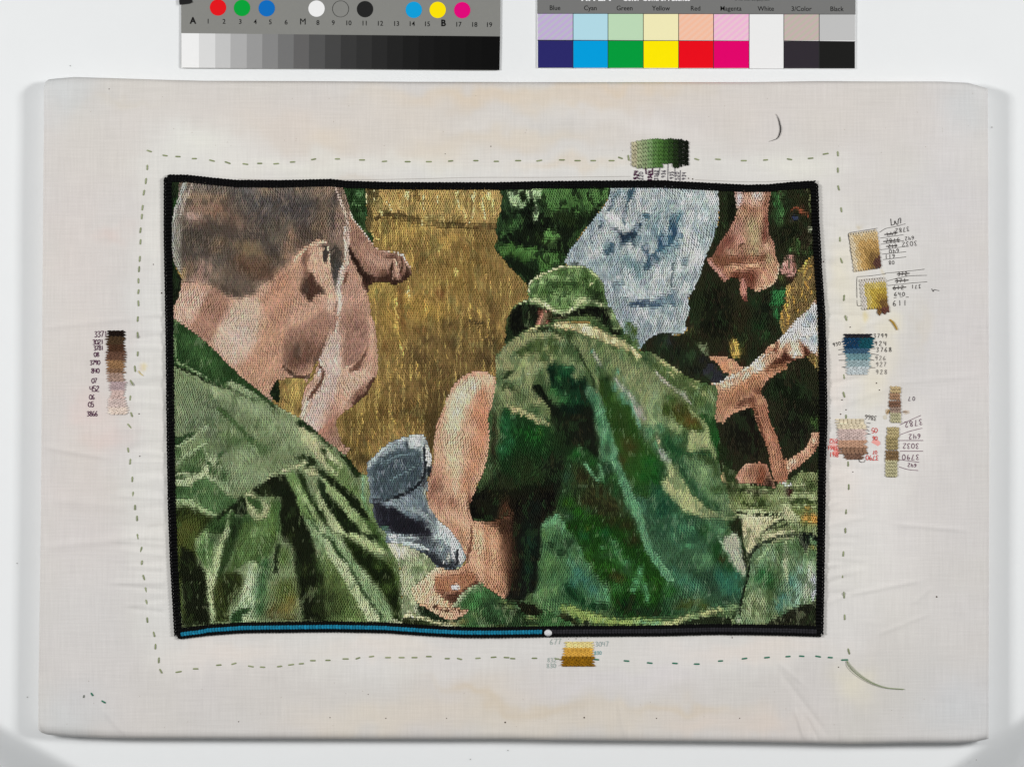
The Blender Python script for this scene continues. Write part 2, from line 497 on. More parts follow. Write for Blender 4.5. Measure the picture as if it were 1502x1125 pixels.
# jaw shadow
b 94705A .9 1200,1400,150,110,-40 1320,1330,90,110,30
b 7E5C48 .9 1250,1500,140,120 1150,1560,100,100
p 4E3226 6 1060,1690 1120,1660 1230,1650 1330,1640 1320,1710 1300,1780 1240,1810 1100,1800 1010,1810 1040,1740
b 6A4838 .8 1180,1610,160,50 1300,1600,50,60
b A4785E .8 1080,1480,20,120,5
s C49A80 12 3 1080,1430 1070,1560 1050,1660 1000,1790
p 66483A 5 1360,1640 1400,1640 1430,1700 1420,1760 1380,1800 1380,1720
b B8968C .8 1340,1760,30,60,20
s 2E2A1E 20 4 1030,1790 980,1850 940,1920
# profile highlight
s B4A294 22 5 1460,60 1520,160 1590,290 1625,380
s C8B8AC 20 4 1625,380 1622,560 1615,680 1570,800 1540,900 1570,1000 1590,1100
b D8D4D0 .9 1560,950,26,120,5 1590,1080,24,70 1545,840,30,60,20
s C8A898 20 4 1420,110 1480,160 1540,260
clip *
@ 0 1
R wall A08C4C 1010,795 1230,790 1240,860 1225,930 1220,1000 1200,1123 1150,1110 1060,1030 1000,990 1010,900
clip wall
b 7A6236 .9 1050,840,60,60 1070,960,50,60 1190,1050,40,60
b B8A058 .8 1180,900,40,60 1160,970,30,50
R leaves 1E2E16 1000,800 1020,870 1015,990 960,960 935,905 960,860
clip *
# =========== foreground man's shirt
@ S
R shirt 7A8A60 230,470 254,468 273,480 307,507 340,540 373,568 395,586 415,600 440,614 458,628 472,640 492,657 508,668 525,690 541,700 548,722 560,760 572,800 583,822 587,850 589,880 591,925 230,950
clip shirt
# collar
@ 0 1
p 2F5026 2 60,270 110,285 200,320 300,400 400,480 500,570 600,670 700,770 800,850 900,930 990,1020 960,1030 880,960 820,975 700,930 620,880 520,860 430,830 330,770 230,720 150,690 60,650
b 456E38 .8 250,480,120,60,40 450,680,130,60,40 330,600,120,60,30
b 24421E .7 150,350,60,40 600,760,120,50,40 760,880,100,30,40
s 6E8E58 20 4 95,380 100,480 110,620
s 5A8048 16 4 110,640 220,690 330,740
s 8A9E72 22 5 85,400 90,560
s 16220F 16 2 80,660 150,690 230,730 290,745 350,790 440,830 500,855
s 2A3A1E 9 2 500,855 600,880 720,940 820,980
s 9CAA80 12 3 90,630 150,655 250,700 330,745 420,800
p 93A379 4 530,830 600,800 700,850 800,900 860,960 820,970 700,925 600,880
s 2A4420 14 3 860,940 940,1000 970,1050
s A8AC84 18 4 900,950 1000,1010 1100,1080 1170,1130
b 7C8E68 .8 200,900,120,90 300,1050,140,90
b 96A57E .8 450,900,120,50,20 700,1000,140,50,20 860,1080,120,50,20
b 6C7A5C .7 400,1000,160,60,20 150,1080,60,60 620,1080,60,80
b 4E6240 .8 510,1060,24,70,-30
@ 0 2
b 6E7C60 .8 250,150,150,90,-20 420,120,100,80 500,400,120,60 400,250,80,80
b 8B9A72 .8 600,80,100,80,20 900,100,160,60,30 150,50,60,60
b 87966E .7 1000,250,180,120,20 1080,350,100,80
b 9CA880 .8 1150,200,140,50,25 1250,300,90,50,40
b 6F8058 .6 980,330,60,60 850,200,60,80
s 4A6A38 34 6 480,20 560,90 640,160 720,250 800,330 860,400
b 3E5A2E .7 540,60,40,30,40 780,320,80,40,45 850,400,70,40
b 50703C .8 860,380,80,50 620,340,120,40,30 650,300,60,40
b 5E6E48 .7 460,350,120,60 540,360,80,40
b 8FA078 .9 740,420,120,60 640,560,120,60 860,620,100,70 700,660,120,60 560,700,90,60
b 7A9060 .6 350,330,80,60
p 2E4A26 5 80,270 160,280 240,230 280,240 220,290 140,340 80,360
b 4E6C3C .8 280,470,110,60,-30 220,540,100,50 330,420,60,50
b 3C5C30 .8 120,420,40,50 240,560,120,30
s 9AAA82 30 5 110,360 230,300 330,220 400,160
s 9AAA82 26 5 110,520 200,440 300,370 380,330
s 2E4824 14 3 90,580 180,575 290,590
s 2E4824 12 3 90,635 200,625
p A4B088 4 90,640 160,650 240,620 330,580 380,500 360,400 390,400 420,470 390,620 260,680 200,710 90,705
s A4B088 20 4 90,600 190,605 260,600
b A4B088 .9 420,650,60,30,20 440,480,30,60,20 520,540,50,20,-20
s 3A5A30 20 3 380,490 410,540 400,600
s 3A5A30 20 3 490,500 460,560 440,630
s 3A5A30 16 3 520,400 470,470
b 3E5E34 .9 535,620,40,50
p 4E7040 5 90,720 220,720 300,670 380,640 460,690 560,790 650,830 560,900 480,960 420,960 320,900 200,830 90,810
b 3A5C30 .8 150,750,90,30 600,870,60,60 100,760,50,30
b 5C7E4A .7 400,740,90,50 400,850,120,50
s 93A676 36 4 90,850 200,850 300,890 400,940 470,980
s 9CAE80 20 4 230,820 290,870
s 9CAE80 18 3 1,830 180,830 280,850
# torso below
p 2E3A14 6 80,900 150,890 230,900 330,950 430,990 470,1000 380,1060 340,1123 80,1123
b 4A5420 .8 230,1000,100,60 150,1060,60,60
p 3A5A2C 6 480,960 560,910 640,860 700,900 740,960 800,1010 900,1020 940,900 950,860 1020,820 1040,900 1010,1000 1060,1123 340,1123 380,1060
b 5C7E3C .9 900,1060,120,80 960,900,50,80 950,1000,60,90 720,1100,60,50
b 2C4420 .8 660,1080,70,60 700,870,60,60 500,1080,60,40
p 1E2A14 3 540,920 640,850 690,790 730,850 740,940 690,970 640,960 580,930 470,1010 460,990
s 8CA070 20 3 600,920 570,1000 540,1123
s 7E9A62 14 3 400,1070 370,1123
p A3A87C 3 700,780 740,760 800,780 870,830 940,890 920,940 880,1010 830,1030 780,990 740,950 740,880
p 3C5A2C 4 730,800 790,810 850,860 880,890 860,930 800,900 740,840
b 7A8A58 .8 930,780,40,40 820,1010,30,20
s 4A6838 14 3 800,810 850,850 870,930 830,940
p 1E2612 5 780,750 880,680 950,620 1040,610 1080,620 1110,700 1180,850 1230,950 1290,1100 1300,1200 1060,1200 1040,1050 1010,980 1040,880 1040,800 980,800 900,790 830,780
b 2E3A1C .8 900,740,70,40,-30 1120,1000,60,60
b 121A0C .7 1050,760,60,60 1200,1080,60,60
s A4AA80 14 2 880,680 950,600 1030,590
p 6E8C4C 4 1070,600 1150,590 1200,650 1260,760 1330,860 1400,950 1480,1080 1500,1123 1300,1123 1230,980 1170,820 1110,700
b 9AAA78 .9 1190,740,30,60,-30 1240,830,30,60,-30 1310,920,40,70,-35 1400,1040,40,70,-35
s 2E4420 12 3 1230,850 1300,960 1400,1123
p 9CA67A 3 1020,560 1100,560 1200,520 1260,480 1290,500 1280,520 1210,545 1120,570 1040,590
s C0BC92 12 2 1040,570 1130,550 1210,510 1270,490
p 2A3A1C 4 1150,480 1180,450 1240,430 1310,450 1350,490 1350,520 1290,540 1220,560 1280,510 1260,475 1200,470
p A8A67C 3 1220,560 1290,560 1330,540 1370,560 1360,620 1330,620 1260,610
p B0AE86 5 1180,170 1240,200 1310,260 1400,340 1502,440 1502,580 1440,570 1380,500 1300,400 1220,300
b A0A67A .8 1280,300,60,70,-30 1420,480,50,70,-30
p 1E3218 3 1170,155 1230,130 1290,160 1300,200 1360,240 1330,250 1260,205
s 2A3A1C 18 3 1280,190 1370,260 1502,390
p 2C3C1C 4 1380,370 1420,380 1470,420 1510,500 1510,560 1440,490 1400,420
p 26361A 4 1330,490 1380,560 1420,590 1510,620 1510,680 1450,660 1380,610 1340,560
p 2A3C1A 4 1170,570 1230,600 1270,700 1320,820 1400,940 1510,1110 1510,1123 1470,1123 1360,960 1300,850 1240,740 1200,650
p A0AA7C 4 1310,650 1350,690 1380,800 1440,920 1510,1010 1510,1060 1440,980 1360,870 1330,760
p 22321A 5 1370,640 1430,700 1480,800 1510,870 1510,1000 1460,930 1400,830 1360,720
s A0AA7C 20 3 1400,630 1450,690 1510,740
s 70884E 20 4 1460,600 1510,640
@ 0 3
p 46541F 8 60,0 340,0 310,120 270,230 290,330 200,500 130,600 100,300
b 5A5E22 .8 220,80,90,60 150,200,60,90
p 1C2210 8 160,260 260,290 300,400 370,480 380,600 400,800 410,940 160,950 180,750 150,550 140,400
b 2C3A18 .7 230,420,60,60
s 4A5A24 24 5 130,500 150,700 190,930
b 2A3818 .8 230,900,50,60
p 5E8046 5 360,110 400,70 390,150 430,190 460,240 430,330 410,450 330,380 290,310 280,240 320,160
b 8AA06C .8 370,150,30,50 400,400,20,60 300,240,20,50
s 9CB080 14 3 380,130 380,220 380,320 400,440
b 36582E .7 430,200,40,60 350,250,30,50
p A4B284 3 590,0 560,60 520,180 470,260 440,380 390,480 380,560 390,700 400,830 410,925 455,925 450,800 440,650 460,560 490,460 490,350 520,230 580,110
b B8BC94 .7 425,560,30,80 430,700,20,100
p 2E4520 7 620,0 680,20 690,100 640,200 600,330 560,420 520,520 490,560 480,500 500,360 550,220 590,100
b 1E2E18 .8 640,90,40,100,10
p 4A6630 8 700,30 1000,20 990,150 960,300 830,400 740,370 640,450 560,500 620,300
b 668448 .9 850,180,110,110 760,250,80,80 930,90,80,60
b 6E8E50 .7 820,100,60,60 700,330,60,50
p 344018 8 480,520 560,480 680,480 720,550 680,640 600,720 570,800 580,900 450,920 450,750 450,600
b 4C5424 .8 490,650,50,70
b 2A3516 .8 580,600,70,70
p 9AAE88 5 760,380 830,390 840,450 830,520 850,600 820,700 810,780 820,920 570,925 590,840 660,760 690,680 720,600 740,500
b B4C09C .9 770,520,50,80 740,680,50,60,-30 760,600,50,50
b B0BC8C .9 800,420,30,40 750,890,60,30
p 2E5228 4 610,830 680,800 780,790 740,830 690,850 700,910 590,920 590,880
b 3E6A3C .9 880,480,50,100 860,640,60,110 900,400,60,60 850,800,50,70
p 1E2A16 5 990,230 1040,240 1010,330 1000,500 980,480 975,330
b 56742F .8 1060,340,50,90 960,120,40,60
b 5C6A2C .9 1080,600,120,70 1080,700,120,80
b 7A6C2C .8 1060,800,110,60 1130,720,60,60
b 4E4418 .7 960,840,80,50 1100,880,80,30
p 1C2410 8 1050,0 1230,0 1270,120 1330,250 1380,400 1430,520 1450,700 1420,900 1230,900 1200,740 1190,600 1160,460 1150,300 1110,180 1060,100
b 2E3A18 .8 1120,150,40,60 1250,450,40,60 1300,650,90,60 1350,800,90,60
b 46522A .6 1240,450,20,30
p 7E9668 5 1240,0 1330,20 1420,150 1502,260 1502,420 1420,340 1340,230 1280,110
b A6B08A .9 1400,100,60,60,45 1460,200,50,70,-40 1480,300,30,60,-30
s 3A5A30 12 3 1290,0 1370,110 1480,210
b 5E7C40 .8 1400,420,60,90,-20 1480,520,40,80 1470,640,40,80
b 3A4A22 .7 1400,620,60,80
@ 1 3
p 6C8248 8 -20,240 60,330 130,430 200,540 260,680 330,800 380,930 -20,930
b 4A5C28 .8 60,560,80,90 130,700,90,90,-30
b 2C3818 .8 30,700,60,90 100,820,90,60 -20,860,60,50
b 64803C .7 170,820,80,60 230,900,70,30
p A8B48A 4 -20,180 60,260 150,370 220,470 290,580 350,680 420,780 480,830 480,920 350,920 310,820 240,690 160,570 80,440 0,320
b BAC09A .8 150,440,80,30,50 330,780,40,60,-20 420,880,60,30
p 86A070 5 0,60 60,140 160,260 260,400 360,520 450,640 530,760 580,860 560,925 480,925 440,820 360,700 290,580 220,470 140,340 50,210 0,150
b A4B48A .8 130,240,60,30,45 340,520,80,30,50
p 2A4420 3 0,150 60,200 130,320 200,430 280,560 350,680 430,790 490,860 480,920 465,920 460,850 380,760 300,640 230,520 170,400 90,320 60,260
p 9FAD78 4 30,0 120,0 200,80 310,150 400,200 500,280 500,310 430,310 340,270 240,190 140,140 60,60
b BAC090 .8 100,80,80,24,45 300,180,80,24,30 460,290,50,20,20
p 24340F 6 130,150 220,190 330,280 420,330 500,380 560,420 600,500 620,620 640,760 650,920 590,920 560,780 480,640 390,520 280,400 210,300
b 121C0A .8 330,380,90,50,45 470,500,60,60 590,700,40,60
b 4A6228 .8 560,380,60,60,45 610,520,30,90 540,620,50,60,-40 450,430,40,30
p 26341A 5 120,0 260,0 380,100 460,130 520,220 450,220 350,170 240,130
b 5C7C44 .8 400,60,50,60,-30 480,200,40,50
p 4C6A30 6 260,0 420,0 440,120 520,210 560,300 480,250 420,180 330,110
b 1E2C14 .7 330,90,60,30,40 430,170,50,30,40
@ 1 2
p 70884E 4 -20,370 60,410 130,500 200,610 260,700 320,800 380,900 440,1000 440,1060 380,1020 300,920 200,800 100,700 0,620
p B4B68C 4 -20,380 60,430 130,520 120,560 60,500 -20,450
p A6AE80 4 -20,480 60,560 110,610 80,620 0,560
p 203014 4 80,370 160,400 230,470 300,540 300,620 260,640 200,560 150,480 110,430
s 98A878 20 3 80,390 120,400 150,440
b 8CA070 .9 330,640,30,60 320,780,30,80
s 7CB090 18 4 320,620 310,760 340,880 390,960
p 1A260E 4 -20,600 60,640 150,720 250,800 340,930 380,1020 300,980 200,900 100,820 0,720
p 93A66E 4 -20,640 60,720 160,820 260,940 340,1040 400,1123 300,1123 200,1010 100,900 0,790
p 1E2C12 4 -20,750 60,840 160,950 260,1060 300,1123 150,1123 60,960 0,880
p A4AE80 4 -20,850 40,940 110,1060 160,1123 60,1123 0,1030
s 6A8848 16 3 140,700 240,760 330,860 420,1000
clip *
# =========== grass between shirt and centre man, lower left
@ 1 3
R ground A4AA88 520,190 700,160 900,200 1300,500 1500,640 1700,640 2100,640 2150,1000 2100,1060 600,1060 560,900 590,880 655,900 660,700 640,500 630,400
clip ground
b C4BEAA .95 620,270,90,50,20 700,300,90,40,15 640,340,50,40
b 94A078 .8 800,400,120,60 700,470,60,60
b B0B490 .9 700,580,60,110 700,750,50,90
b 8C9C68 .8 850,440,80,30
p 2C3418 4 660,880 740,875 850,900 960,930 1040,950 660,960
p D4CE9A 3 680,840 780,850 880,870 960,910 1050,930 1040,945 960,930 860,895 760,880 670,870
p 20301A 4 720,760 780,765 830,850 930,900 1050,920 1160,900 1240,850 1260,810 1100,780 900,700 770,690 800,770
p 3E6A38 6 1330,600 1400,500 1902,620 2160,800 2160,1060 1560,1060 1150,960 1180,880 1240,830 1150,770 1220,680 1300,620
b 4A8A48 .9 1330,680,60,60 1280,760,60,50
b 2A4A28 .8 1420,780,70,60 1400,900,90,40
b 6A8248 .7 1200,820,50,40 1300,850,50,40
b 7A6A3A .7 1200,910,40,30 1120,930,70,20
@ 2 3
b 2C4428 .9 60,760,100,60 200,860,100,60 300,720,80,60 40,880,60,50 130,940,120,30
b 1A2614 .8 150,760,60,30 230,820,80,40 320,920,100,40 250,700,60,30
b 7E8E50 .9 120,735,50,14 160,780,60,20
b 6EA07C .9 290,770,50,30 380,760,40,40
b 84904E .9 360,880,60,20 380,945,40,12
b 3E6A3A .8 80,850,50,40 30,780,30,30 420,830,30,30
b 5A5A30 .7 60,950,80,14
clip *
@ S
clip *
# =========== man in leafy uniform standing behind
@ 2 0
R camouflage 2A4224 130,60 1120,60 1080,140 1040,200 980,300 920,380 860,460 800,520 740,620 700,700 660,800 560,860 460,930 380,1000 340,1010 300,960 240,900 180,840 130,780 90,730 40,680 30,640 60,580 45,500 55,420 90,300 100,200
clip camouflage
p 152012 4 130,320 250,320 330,290 380,340 420,350 460,330 520,400 560,420 600,480 660,420 760,360 830,400 760,480 700,560 740,620 640,740 500,680 400,680 240,640 180,600 60,640 40,620 120,580 160,520 280,490 300,430 180,340
b 1E2C16 .9 350,560,180,100 600,640,120,60 560,540,120,70
b 10180E .8 450,440,120,60 290,350,70,50 350,460,80,40 280,610,80,40
b 2A3A18 .8 620,380,120,60 700,430,50,70 480,580,90,60
p 4A7436 6 450,120 720,120 740,200 760,240 800,280 780,340 740,350 680,310 600,320 540,330 480,280 440,240 430,200
b 5A8644 .8 560,220,90,60 480,160,60,40 640,160,60,40
p 54803E 6 760,120 850,120 870,180 900,260 920,330 880,340 820,280 780,220
p 5A8644 6 870,120 1080,130 1030,200 960,300 900,240 890,180
b 3A5E2A .8 840,340,60,60 800,200,30,60 960,200,30,50
p 16220F 4 725,130 750,130 755,200 780,250 740,230
p 16220F 4 850,180 880,180 900,260 960,270 940,330 900,310
b 182410 .8 860,380,60,40
p 93AC7C 5 150,150 240,130 300,130 440,120 440,200 390,230 360,240 330,210 290,180 280,240 310,280 260,290 180,270 160,220
b A8BC90 .8 360,170,60,40 200,200,40,50
p 14200E 4 230,150 280,150 290,190 310,220 350,240 380,260 370,290 320,280 280,230
p 9CB486 3 380,270 410,250 440,340 430,390 395,420 380,350
b 44703A .9 200,430,60,60 230,370,50,30
b 50803E .9 170,460,50,40 100,540,30,30
p 5C8A42 4 450,530 500,490 590,500 610,560 580,600 520,570 460,580
p 44722E 5 60,650 200,610 260,650 400,670 420,740 320,780 260,790 180,730 90,720
b 5A8A42 .8 110,670,50,30 260,690,60,30 360,710,40,30
p 4A7834 5 420,700 560,690 650,730 600,780 540,800 500,850 440,870 420,800
b 5E8C48 .7 500,730,60,30 560,760,40,30
b 152210 .9 250,830,90,60 360,880,60,60 320,960,40,40 170,780,50,40
b 3C6428 .8 760,520,30,50
b 2C4A20 .8 620,760,40,40
# =========== man in the pale blue-white shirt
clip *
@ 2 0
R pale_shirt A3AEB4 1090,90 1400,60 2020,60 2020,200 2015,300 1990,480 1960,620 1930,700 1870,830 1830,960 1760,1060 1740,1110 1760,1200 1740,1320 1700,1400 1620,1420 1490,1430 1420,1480 1340,1530 1200,1560 1000,1400 850,1100 700,880 670,810 650,770 680,710 700,660 740,620 820,510 920,380 1000,280 1050,190
clip pale_shirt
b 8E9CA8 .9 900,500,90,200,35 750,730,100,60 1060,240,30,120,20
b C2C6C8 .9 1080,380,100,160,20 930,640,80,110,30 1130,460,70,90 1290,250,90,120 880,720,50,60
b B4BDC2 .8 1400,200,90,100
p 3E5C72 4 1200,140 1260,130 1260,180 1240,220 1200,290 1190,330 1170,350 1160,380 1190,400 1190,450 1170,440 1160,360 1180,300 1200,220 1180,190
b 5A7E8C .8 1150,150,40,20 1100,180,20,20 1190,210,20,40
s 3E5468 14 3 1070,230 1060,280 1010,350
s 3E5468 16 3 970,420 970,470
s 4A5E70 14 3 890,560 890,610
s 46586A 12 3 950,460 960,490
p 4E7284 4 1330,370 1360,350 1390,370 1380,410 1350,400
p 2F4A60 4 1270,460 1310,430 1330,440 1310,500 1270,540 1250,580 1300,630 1260,640 1220,600 1160,660 1120,670 1120,630 1150,580 1130,530 1190,540 1240,530
b 1E2E44 .9 1160,550,40,30 1240,550,40,30
b 2A3C52 .8 1090,495,30,14 1120,510,14,12
b 5C8090 .7 1310,580,70,40 1420,480,60,60 1480,540,60,40
p 2F4C64 4 1050,600 1080,620 1070,700 1030,720 990,710 970,680 1030,670
b 5E8290 .7 1020,640,40,60
p 47647A 4 1300,640 1380,620 1390,680 1400,720 1440,720 1460,680 1500,720 1470,780 1430,800 1400,850 1350,860 1370,800 1390,780 1370,700
b C0C6C8 .8 1200,640,90,30 1160,700,60,30 1280,720,60,60
b 6E919A .9 1270,820,80,60 1200,750,50,50 1310,900,40,60
b 8A9EA8 .9 1050,780,120,60 1100,880,90,50 900,800,70,40
b B6BEC0 .8 1200,960,100,60 1420,960,100,60 1000,820,40,40
b 4E6678 .8 1110,970,50,14 1080,1000,20,20 1160,960,14,24
b 3C4A40 .9 750,795,50,12
b 8A98A2 .7 1000,900,40,60 1060,960,60,90
b 7A8E9C .8 1170,1090,60,60 1080,1030,30,60
@ 3 0
b B0BEC2 .8 80,160,120,60 300,180,80,60 70,270,60,60
b D0D2D2 .9 500,220,70,90 340,360,90,70 280,560,60,130 230,640,60,60 360,700,80,90
b A4B4BA .9 440,300,50,80 470,480,50,120 400,620,60,100 400,560,30,60
p 38607A 5 150,360 180,350 190,400 230,340 240,380 230,450 240,560 180,620 110,640 60,690 10,690 40,640 30,600 60,560 110,540 100,500 130,440
b 2A4E70 .8 60,600,30,60 180,520,30,60
b 5E8898 .8 180,620,60,50 100,680,60,40 210,400,50,70
p 3E5E74 5 0,700 40,720 30,780 -20,770 -60,820 -100,850 -110,810 -50,740
b 7C98A2 .8 30,460,40,50 40,370,60,50
b 8FA9B0 .7 150,760,80,50 70,800,60,60 250,860,50,60 300,960,40,60
b C4CACA .8 130,840,100,50 60,940,100,60 250,1000,60,60 300,820,60,60
s 41525E 10 2 165,760 172,830 165,950 160,1020
b 5A6E7C .8 180,1030,50,20 270,780,30,40 320,1000,14,30
b 8A9AA4 .7 350,920,30,60
@ 3 1
b C6CACC .9 60,30,90,40 250,60,60,80 100,280,90,60 200,180,60,40
b 4E6C80 .85 140,60,60,40 60,90,60,40 170,110,40,40 0,130,50,40
b 7E97A2 .7 230,120,40,50 150,220,60,50 210,320,50,60 80,200,40,30
b AEB8BC .9 240,260,40,80 60,340,60,60
@ 2 1
b 9AA6AE .8 1100,60,70,60 1160,140,60,50 1250,200,60,60
p 45607A 4 1200,120 1260,110 1340,95 1420,100 1502,130 1540,110 1500,150 1430,150 1340,140 1280,150 1240,140
b 3A4C64 .8 1390,110,50,24 1300,130,60,14
b BFC5C9 .9 1340,200,80,40 1420,260,80,60 1300,320,60,60 1400,60,100,30 1200,40,80,30
b 8798A6 .8 1200,230,40,60 1230,310,40,60 1290,400,40,60 1360,330,40,60 1480,300,40,60
s 90A0B0 16 3 1240,320 1290,420 1330,500
# =========== dark-clad people and the ground they crouch on, at right
clip *
@ 3 0
R dark_clothes 2A2C19 575,60 735,60 900,0 1010,60 1440,60 1440,440 1420,680 1340,760 1300,810 1260,860 1250,900 1200,960 1160,990 1150,1100 1140,1150 1110,1250 1115,1380 1200,1500 1500,1900 1500,3100 800,3100 600,2700 500,2300 400,1950 200,1850 -60,1640 -120,1560 -80,1480 0,1430 100,1400 200,1430 290,1380 270,1320 310,1190 300,1110 370,980 400,900 440,760 500,620 540,500 570,380
clip dark_clothes
b 2C3A1E .8 640,200,60,120 620,380,60,100 540,560,50,60,-40
s 4A4A2A 8 2 530,470 500,620 470,700
b 101408 .7 680,300,40,160 700,120,40,60
b 3E7A3C .9 1090,180,60,50 1100,340,50,60 1080,260,30,60
b 5E9A52 .8 1110,190,40,40 1100,380,30,50
b 1C2814 .8 1200,500,120,120 1250,240,80,60
b 38381C .8 1290,240,80,70 1240,420,80,50
s 9A5030 26 4 1210,320 1270,320 1340,350
b A05030 .9 1260,325,40,16 1330,345,20,14
b 34406A .9 1240,390,30,24
b 4A2A20 .7 1310,280,30,20
s 8E9860 14 3 1360,130 1365,180 1380,260
s 6A7A48 14 3 1380,260 1385,400
s A4B090 34 6 1385,460 1385,540
s 7E8E62 26 6 1395,540 1370,640
b 5E8A48 .9 1260,590,24,20 1220,680,40,30 1290,700,30,26
b 44682E .8 1270,640,60,50 1360,690,30,40 1280,760,40,20
b 38281E .8 1340,640,40,40 1280,770,50,40 1310,830,40,30 1300,560,50,30
b 44281C .9 1180,900,50,60 1210,880,40,60
p B5857A 3 1110,800 1140,760 1180,740 1210,735 1240,760 1240,830 1220,880 1180,910 1140,890 1120,850
b C49C8C .8 1150,790,30,30 1200,860,30,30
b 7A4C3C .8 1230,800,20,50
b 5A6A34 .8 1110,920,30,40
@ 3 1
b 2C3C20 .8 390,100,70,120 370,260,60,120 330,140,30,100
b 12180C .9 560,120,110,120 620,300,120,100 500,300,80,100
b 34301A .8 800,180,50,120 730,300,80,120
b 1A2616 .9 960,200,90,140 930,320,60,60
b 4E4A1E .7 320,380,30,30 770,520,40,60
p 2A6A34 4 1040,0 1160,0 1140,110 1110,140 1110,240 1080,280 1060,200 1030,120 1050,60
b 3F9450 .7 1070,180,24,50 1130,60,30,60 1060,50,20,50
b 274A22 .8 920,340,60,80 980,420,40,60 880,90,50,50
b 4A2E1A .8 590,580,90,20 780,660,40,30 290,260,14,90
b 243020 .9 100,520,120,70 260,640,100,100 40,440,80,60
b 2E4428 .9 70,500,50,50 320,590,50,60
b 34383A .8 120,450,60,40
b 1C221C .8 380,730,70,50 200,560,60,60
p 74805C 4 340,440 420,480 470,500 500,580 470,590 420,550 380,500
b 46522C .8 310,370,30,30 370,470,30,30
p 35363E 5 480,640 540,650 570,700 600,740 660,760 620,790 540,820 480,800 430,740 420,700
b 2A2C2E .8 430,620,50,40
b 15200F .9 1100,850,140,90 1250,940,120,110
b 2A4022 .8 1140,760,60,40 1300,870,50,60 1060,920,60,60
b 0E120A .8 780,1080,80,60 1350,1080,100,60
@ 3 2
b 222218 .95 760,250,140,180 1250,200,160,180 900,120,60,60
b 241A14 .8 880,300,60,180,-10
b 22301C .8 1300,560,80,40 1400,440,60,60
b 4A7030 .95 1400,150,30,40 1420,110,20,16
b 2E4420 .7 1320,100,60,40
# yellow leaf
@ 3 1
p B0923C 2 690,405 735,460 760,540 750,610 710,600 655,560 665,480
s D0B054 14 3 700,430 720,500 740,580
# pale leg and knee of the dark-clad figure
clip *
@ 3 0
R knee A4735C 800,130 1005,130 1005,300 1000,430 1020,540 1060,620 1065,720 1100,800 1095,880 1060,960 990,1010 900,1040 870,1020 810,990 820,1080 810,1130 770,1090 750,1010 750,940 700,910 640,930 610,950 560,890 460,760 500,740 540,680 580,600 650,500 690,430 720,360 730,320 715,290 715,130
clip knee
b BFC2C8 .95 750,200,40,60 740,280,30,50
b D0B8A8 .9 880,200,60,60 940,200,40,60
b C8A48C .8 820,200,30,80 880,280,60,40
b D8BCB8 .8 900,190,40,40
b 9A6A50 .9 980,240,20,120 780,300,50,30 850,320,100,30
b A89870 .95 860,460,90,110 890,570,80,90 870,690,70,50
b C4A078 .9 770,350,50,40 930,400,30,60
b A87E6C .8 740,450,50,80 700,520,50,60
b 7A4434 .9 640,600,50,80,40 580,680,60,50 970,540,26,90 980,420,20,60
b C0907C .9 770,580,40,40 740,610,40,30
b B09074 .7 680,690,60,30 990,660,60,40
b 4A3420 .95 768,640,20,14
b 7A4A30 .9 720,760,150,40 560,740,60,40 620,800,60,40 980,740,80,30
b C4A080 .8 1000,650,30,40
b BC8A68 .9 700,840,80,40 880,810,90,40 640,860,40,30
b D4B088 .8 860,810,70,20 700,820,60,20
b A8A074 .8 1020,760,40,60
b C8A07C .9 1040,860,50,90 960,920,60,60 900,1010,40,24 990,980,60,30
s D8B494 20 4 1080,780 1090,860 1060,950 980,1000 890,1030
b 6E3A26 .95 860,920,50,70,20 800,900,60,40 720,900,60,30 840,1010,30,40
s C29084 26 4 470,760 520,810 580,880 630,930
s B98272 34 4 775,920 785,1000 800,1090
b 5E2A20 .8 800,1100,24,30
b 8A5A3A .8 550,780,40,30,40
clip *
# ---------- ground and cloth at lower right
@ 3 2
R ground 7E8A58 420,500 560,480 640,540 720,580 800,680 1040,720 1100,660 1200,640 1290,580 1420,590 1500,600 1500,2200 800,2200 600,1400 560,1100
clip ground
b 2E3C1C .9 700,570,120,50 640,720,100,60 760,560,80,30 1180,620,60,30
b 3C4C20 .8 600,580,60,60 560,740,60,40 660,640,40,60
b C0A680 .95 590,620,30,50 620,680,20,30
b 93A26A .9 820,740,30,80 760,720,40,30 850,840,30,60
b 6A7C3C .9 760,820,60,60 940,840,80,60
s 22280F 22 3 720,740 800,750 840,745
s 2E2A14 26 3 840,740 940,755 1040,760
b 1E2412 .9 900,780,30,30 760,745,50,12
b 8E9C68 .8 1100,780,60,30 980,750,80,14 1060,820,60,30
b 3A4A20 .85 1280,740,120,20 1380,700,60,40 1180,840,60,24 1260,840,80,20 960,860,80,40
b A4AE80 .85 1240,800,90,24 1340,790,60,24 1150,880,50,30 1400,830,30,40 1280,700,60,14
b 5A6E30 .8 1360,880,90,40 1250,930,80,30
b C09038 .95 1350,900,30,20 1360,980,70,40 1410,1000,30,40
b 7A6E30 .8 1330,1040,80,30
s 3A1A14 40 3 1185,740 1185,780
b 2E2018 .95 1180,745,30,24 1180,785,16,24
p AEB48A 4 720,910 780,920 860,910 940,920 1040,960 1100,940 1180,880 1230,940 1290,1000 1240,1060 1100,1030 1000,1123 940,1200 850,1300 800,1300 770,1100 740,970
b C4BE9C .9 900,1000,110,60 850,1100,60,80 950,1040,60,40
b B4AE88 .8 1160,950,60,40 1060,980,60,30
s 222A14 14 2 715,940 780,940 860,955 960,965
s 3E4A26 12 2 960,962 1060,970 1140,962
s 242C18 14 2 1000,1110 1040,1060 1100,1020 1170,1010
b 6A7A48 .8 1200,1060,60,40 1130,1040,50,20
@ 3 3
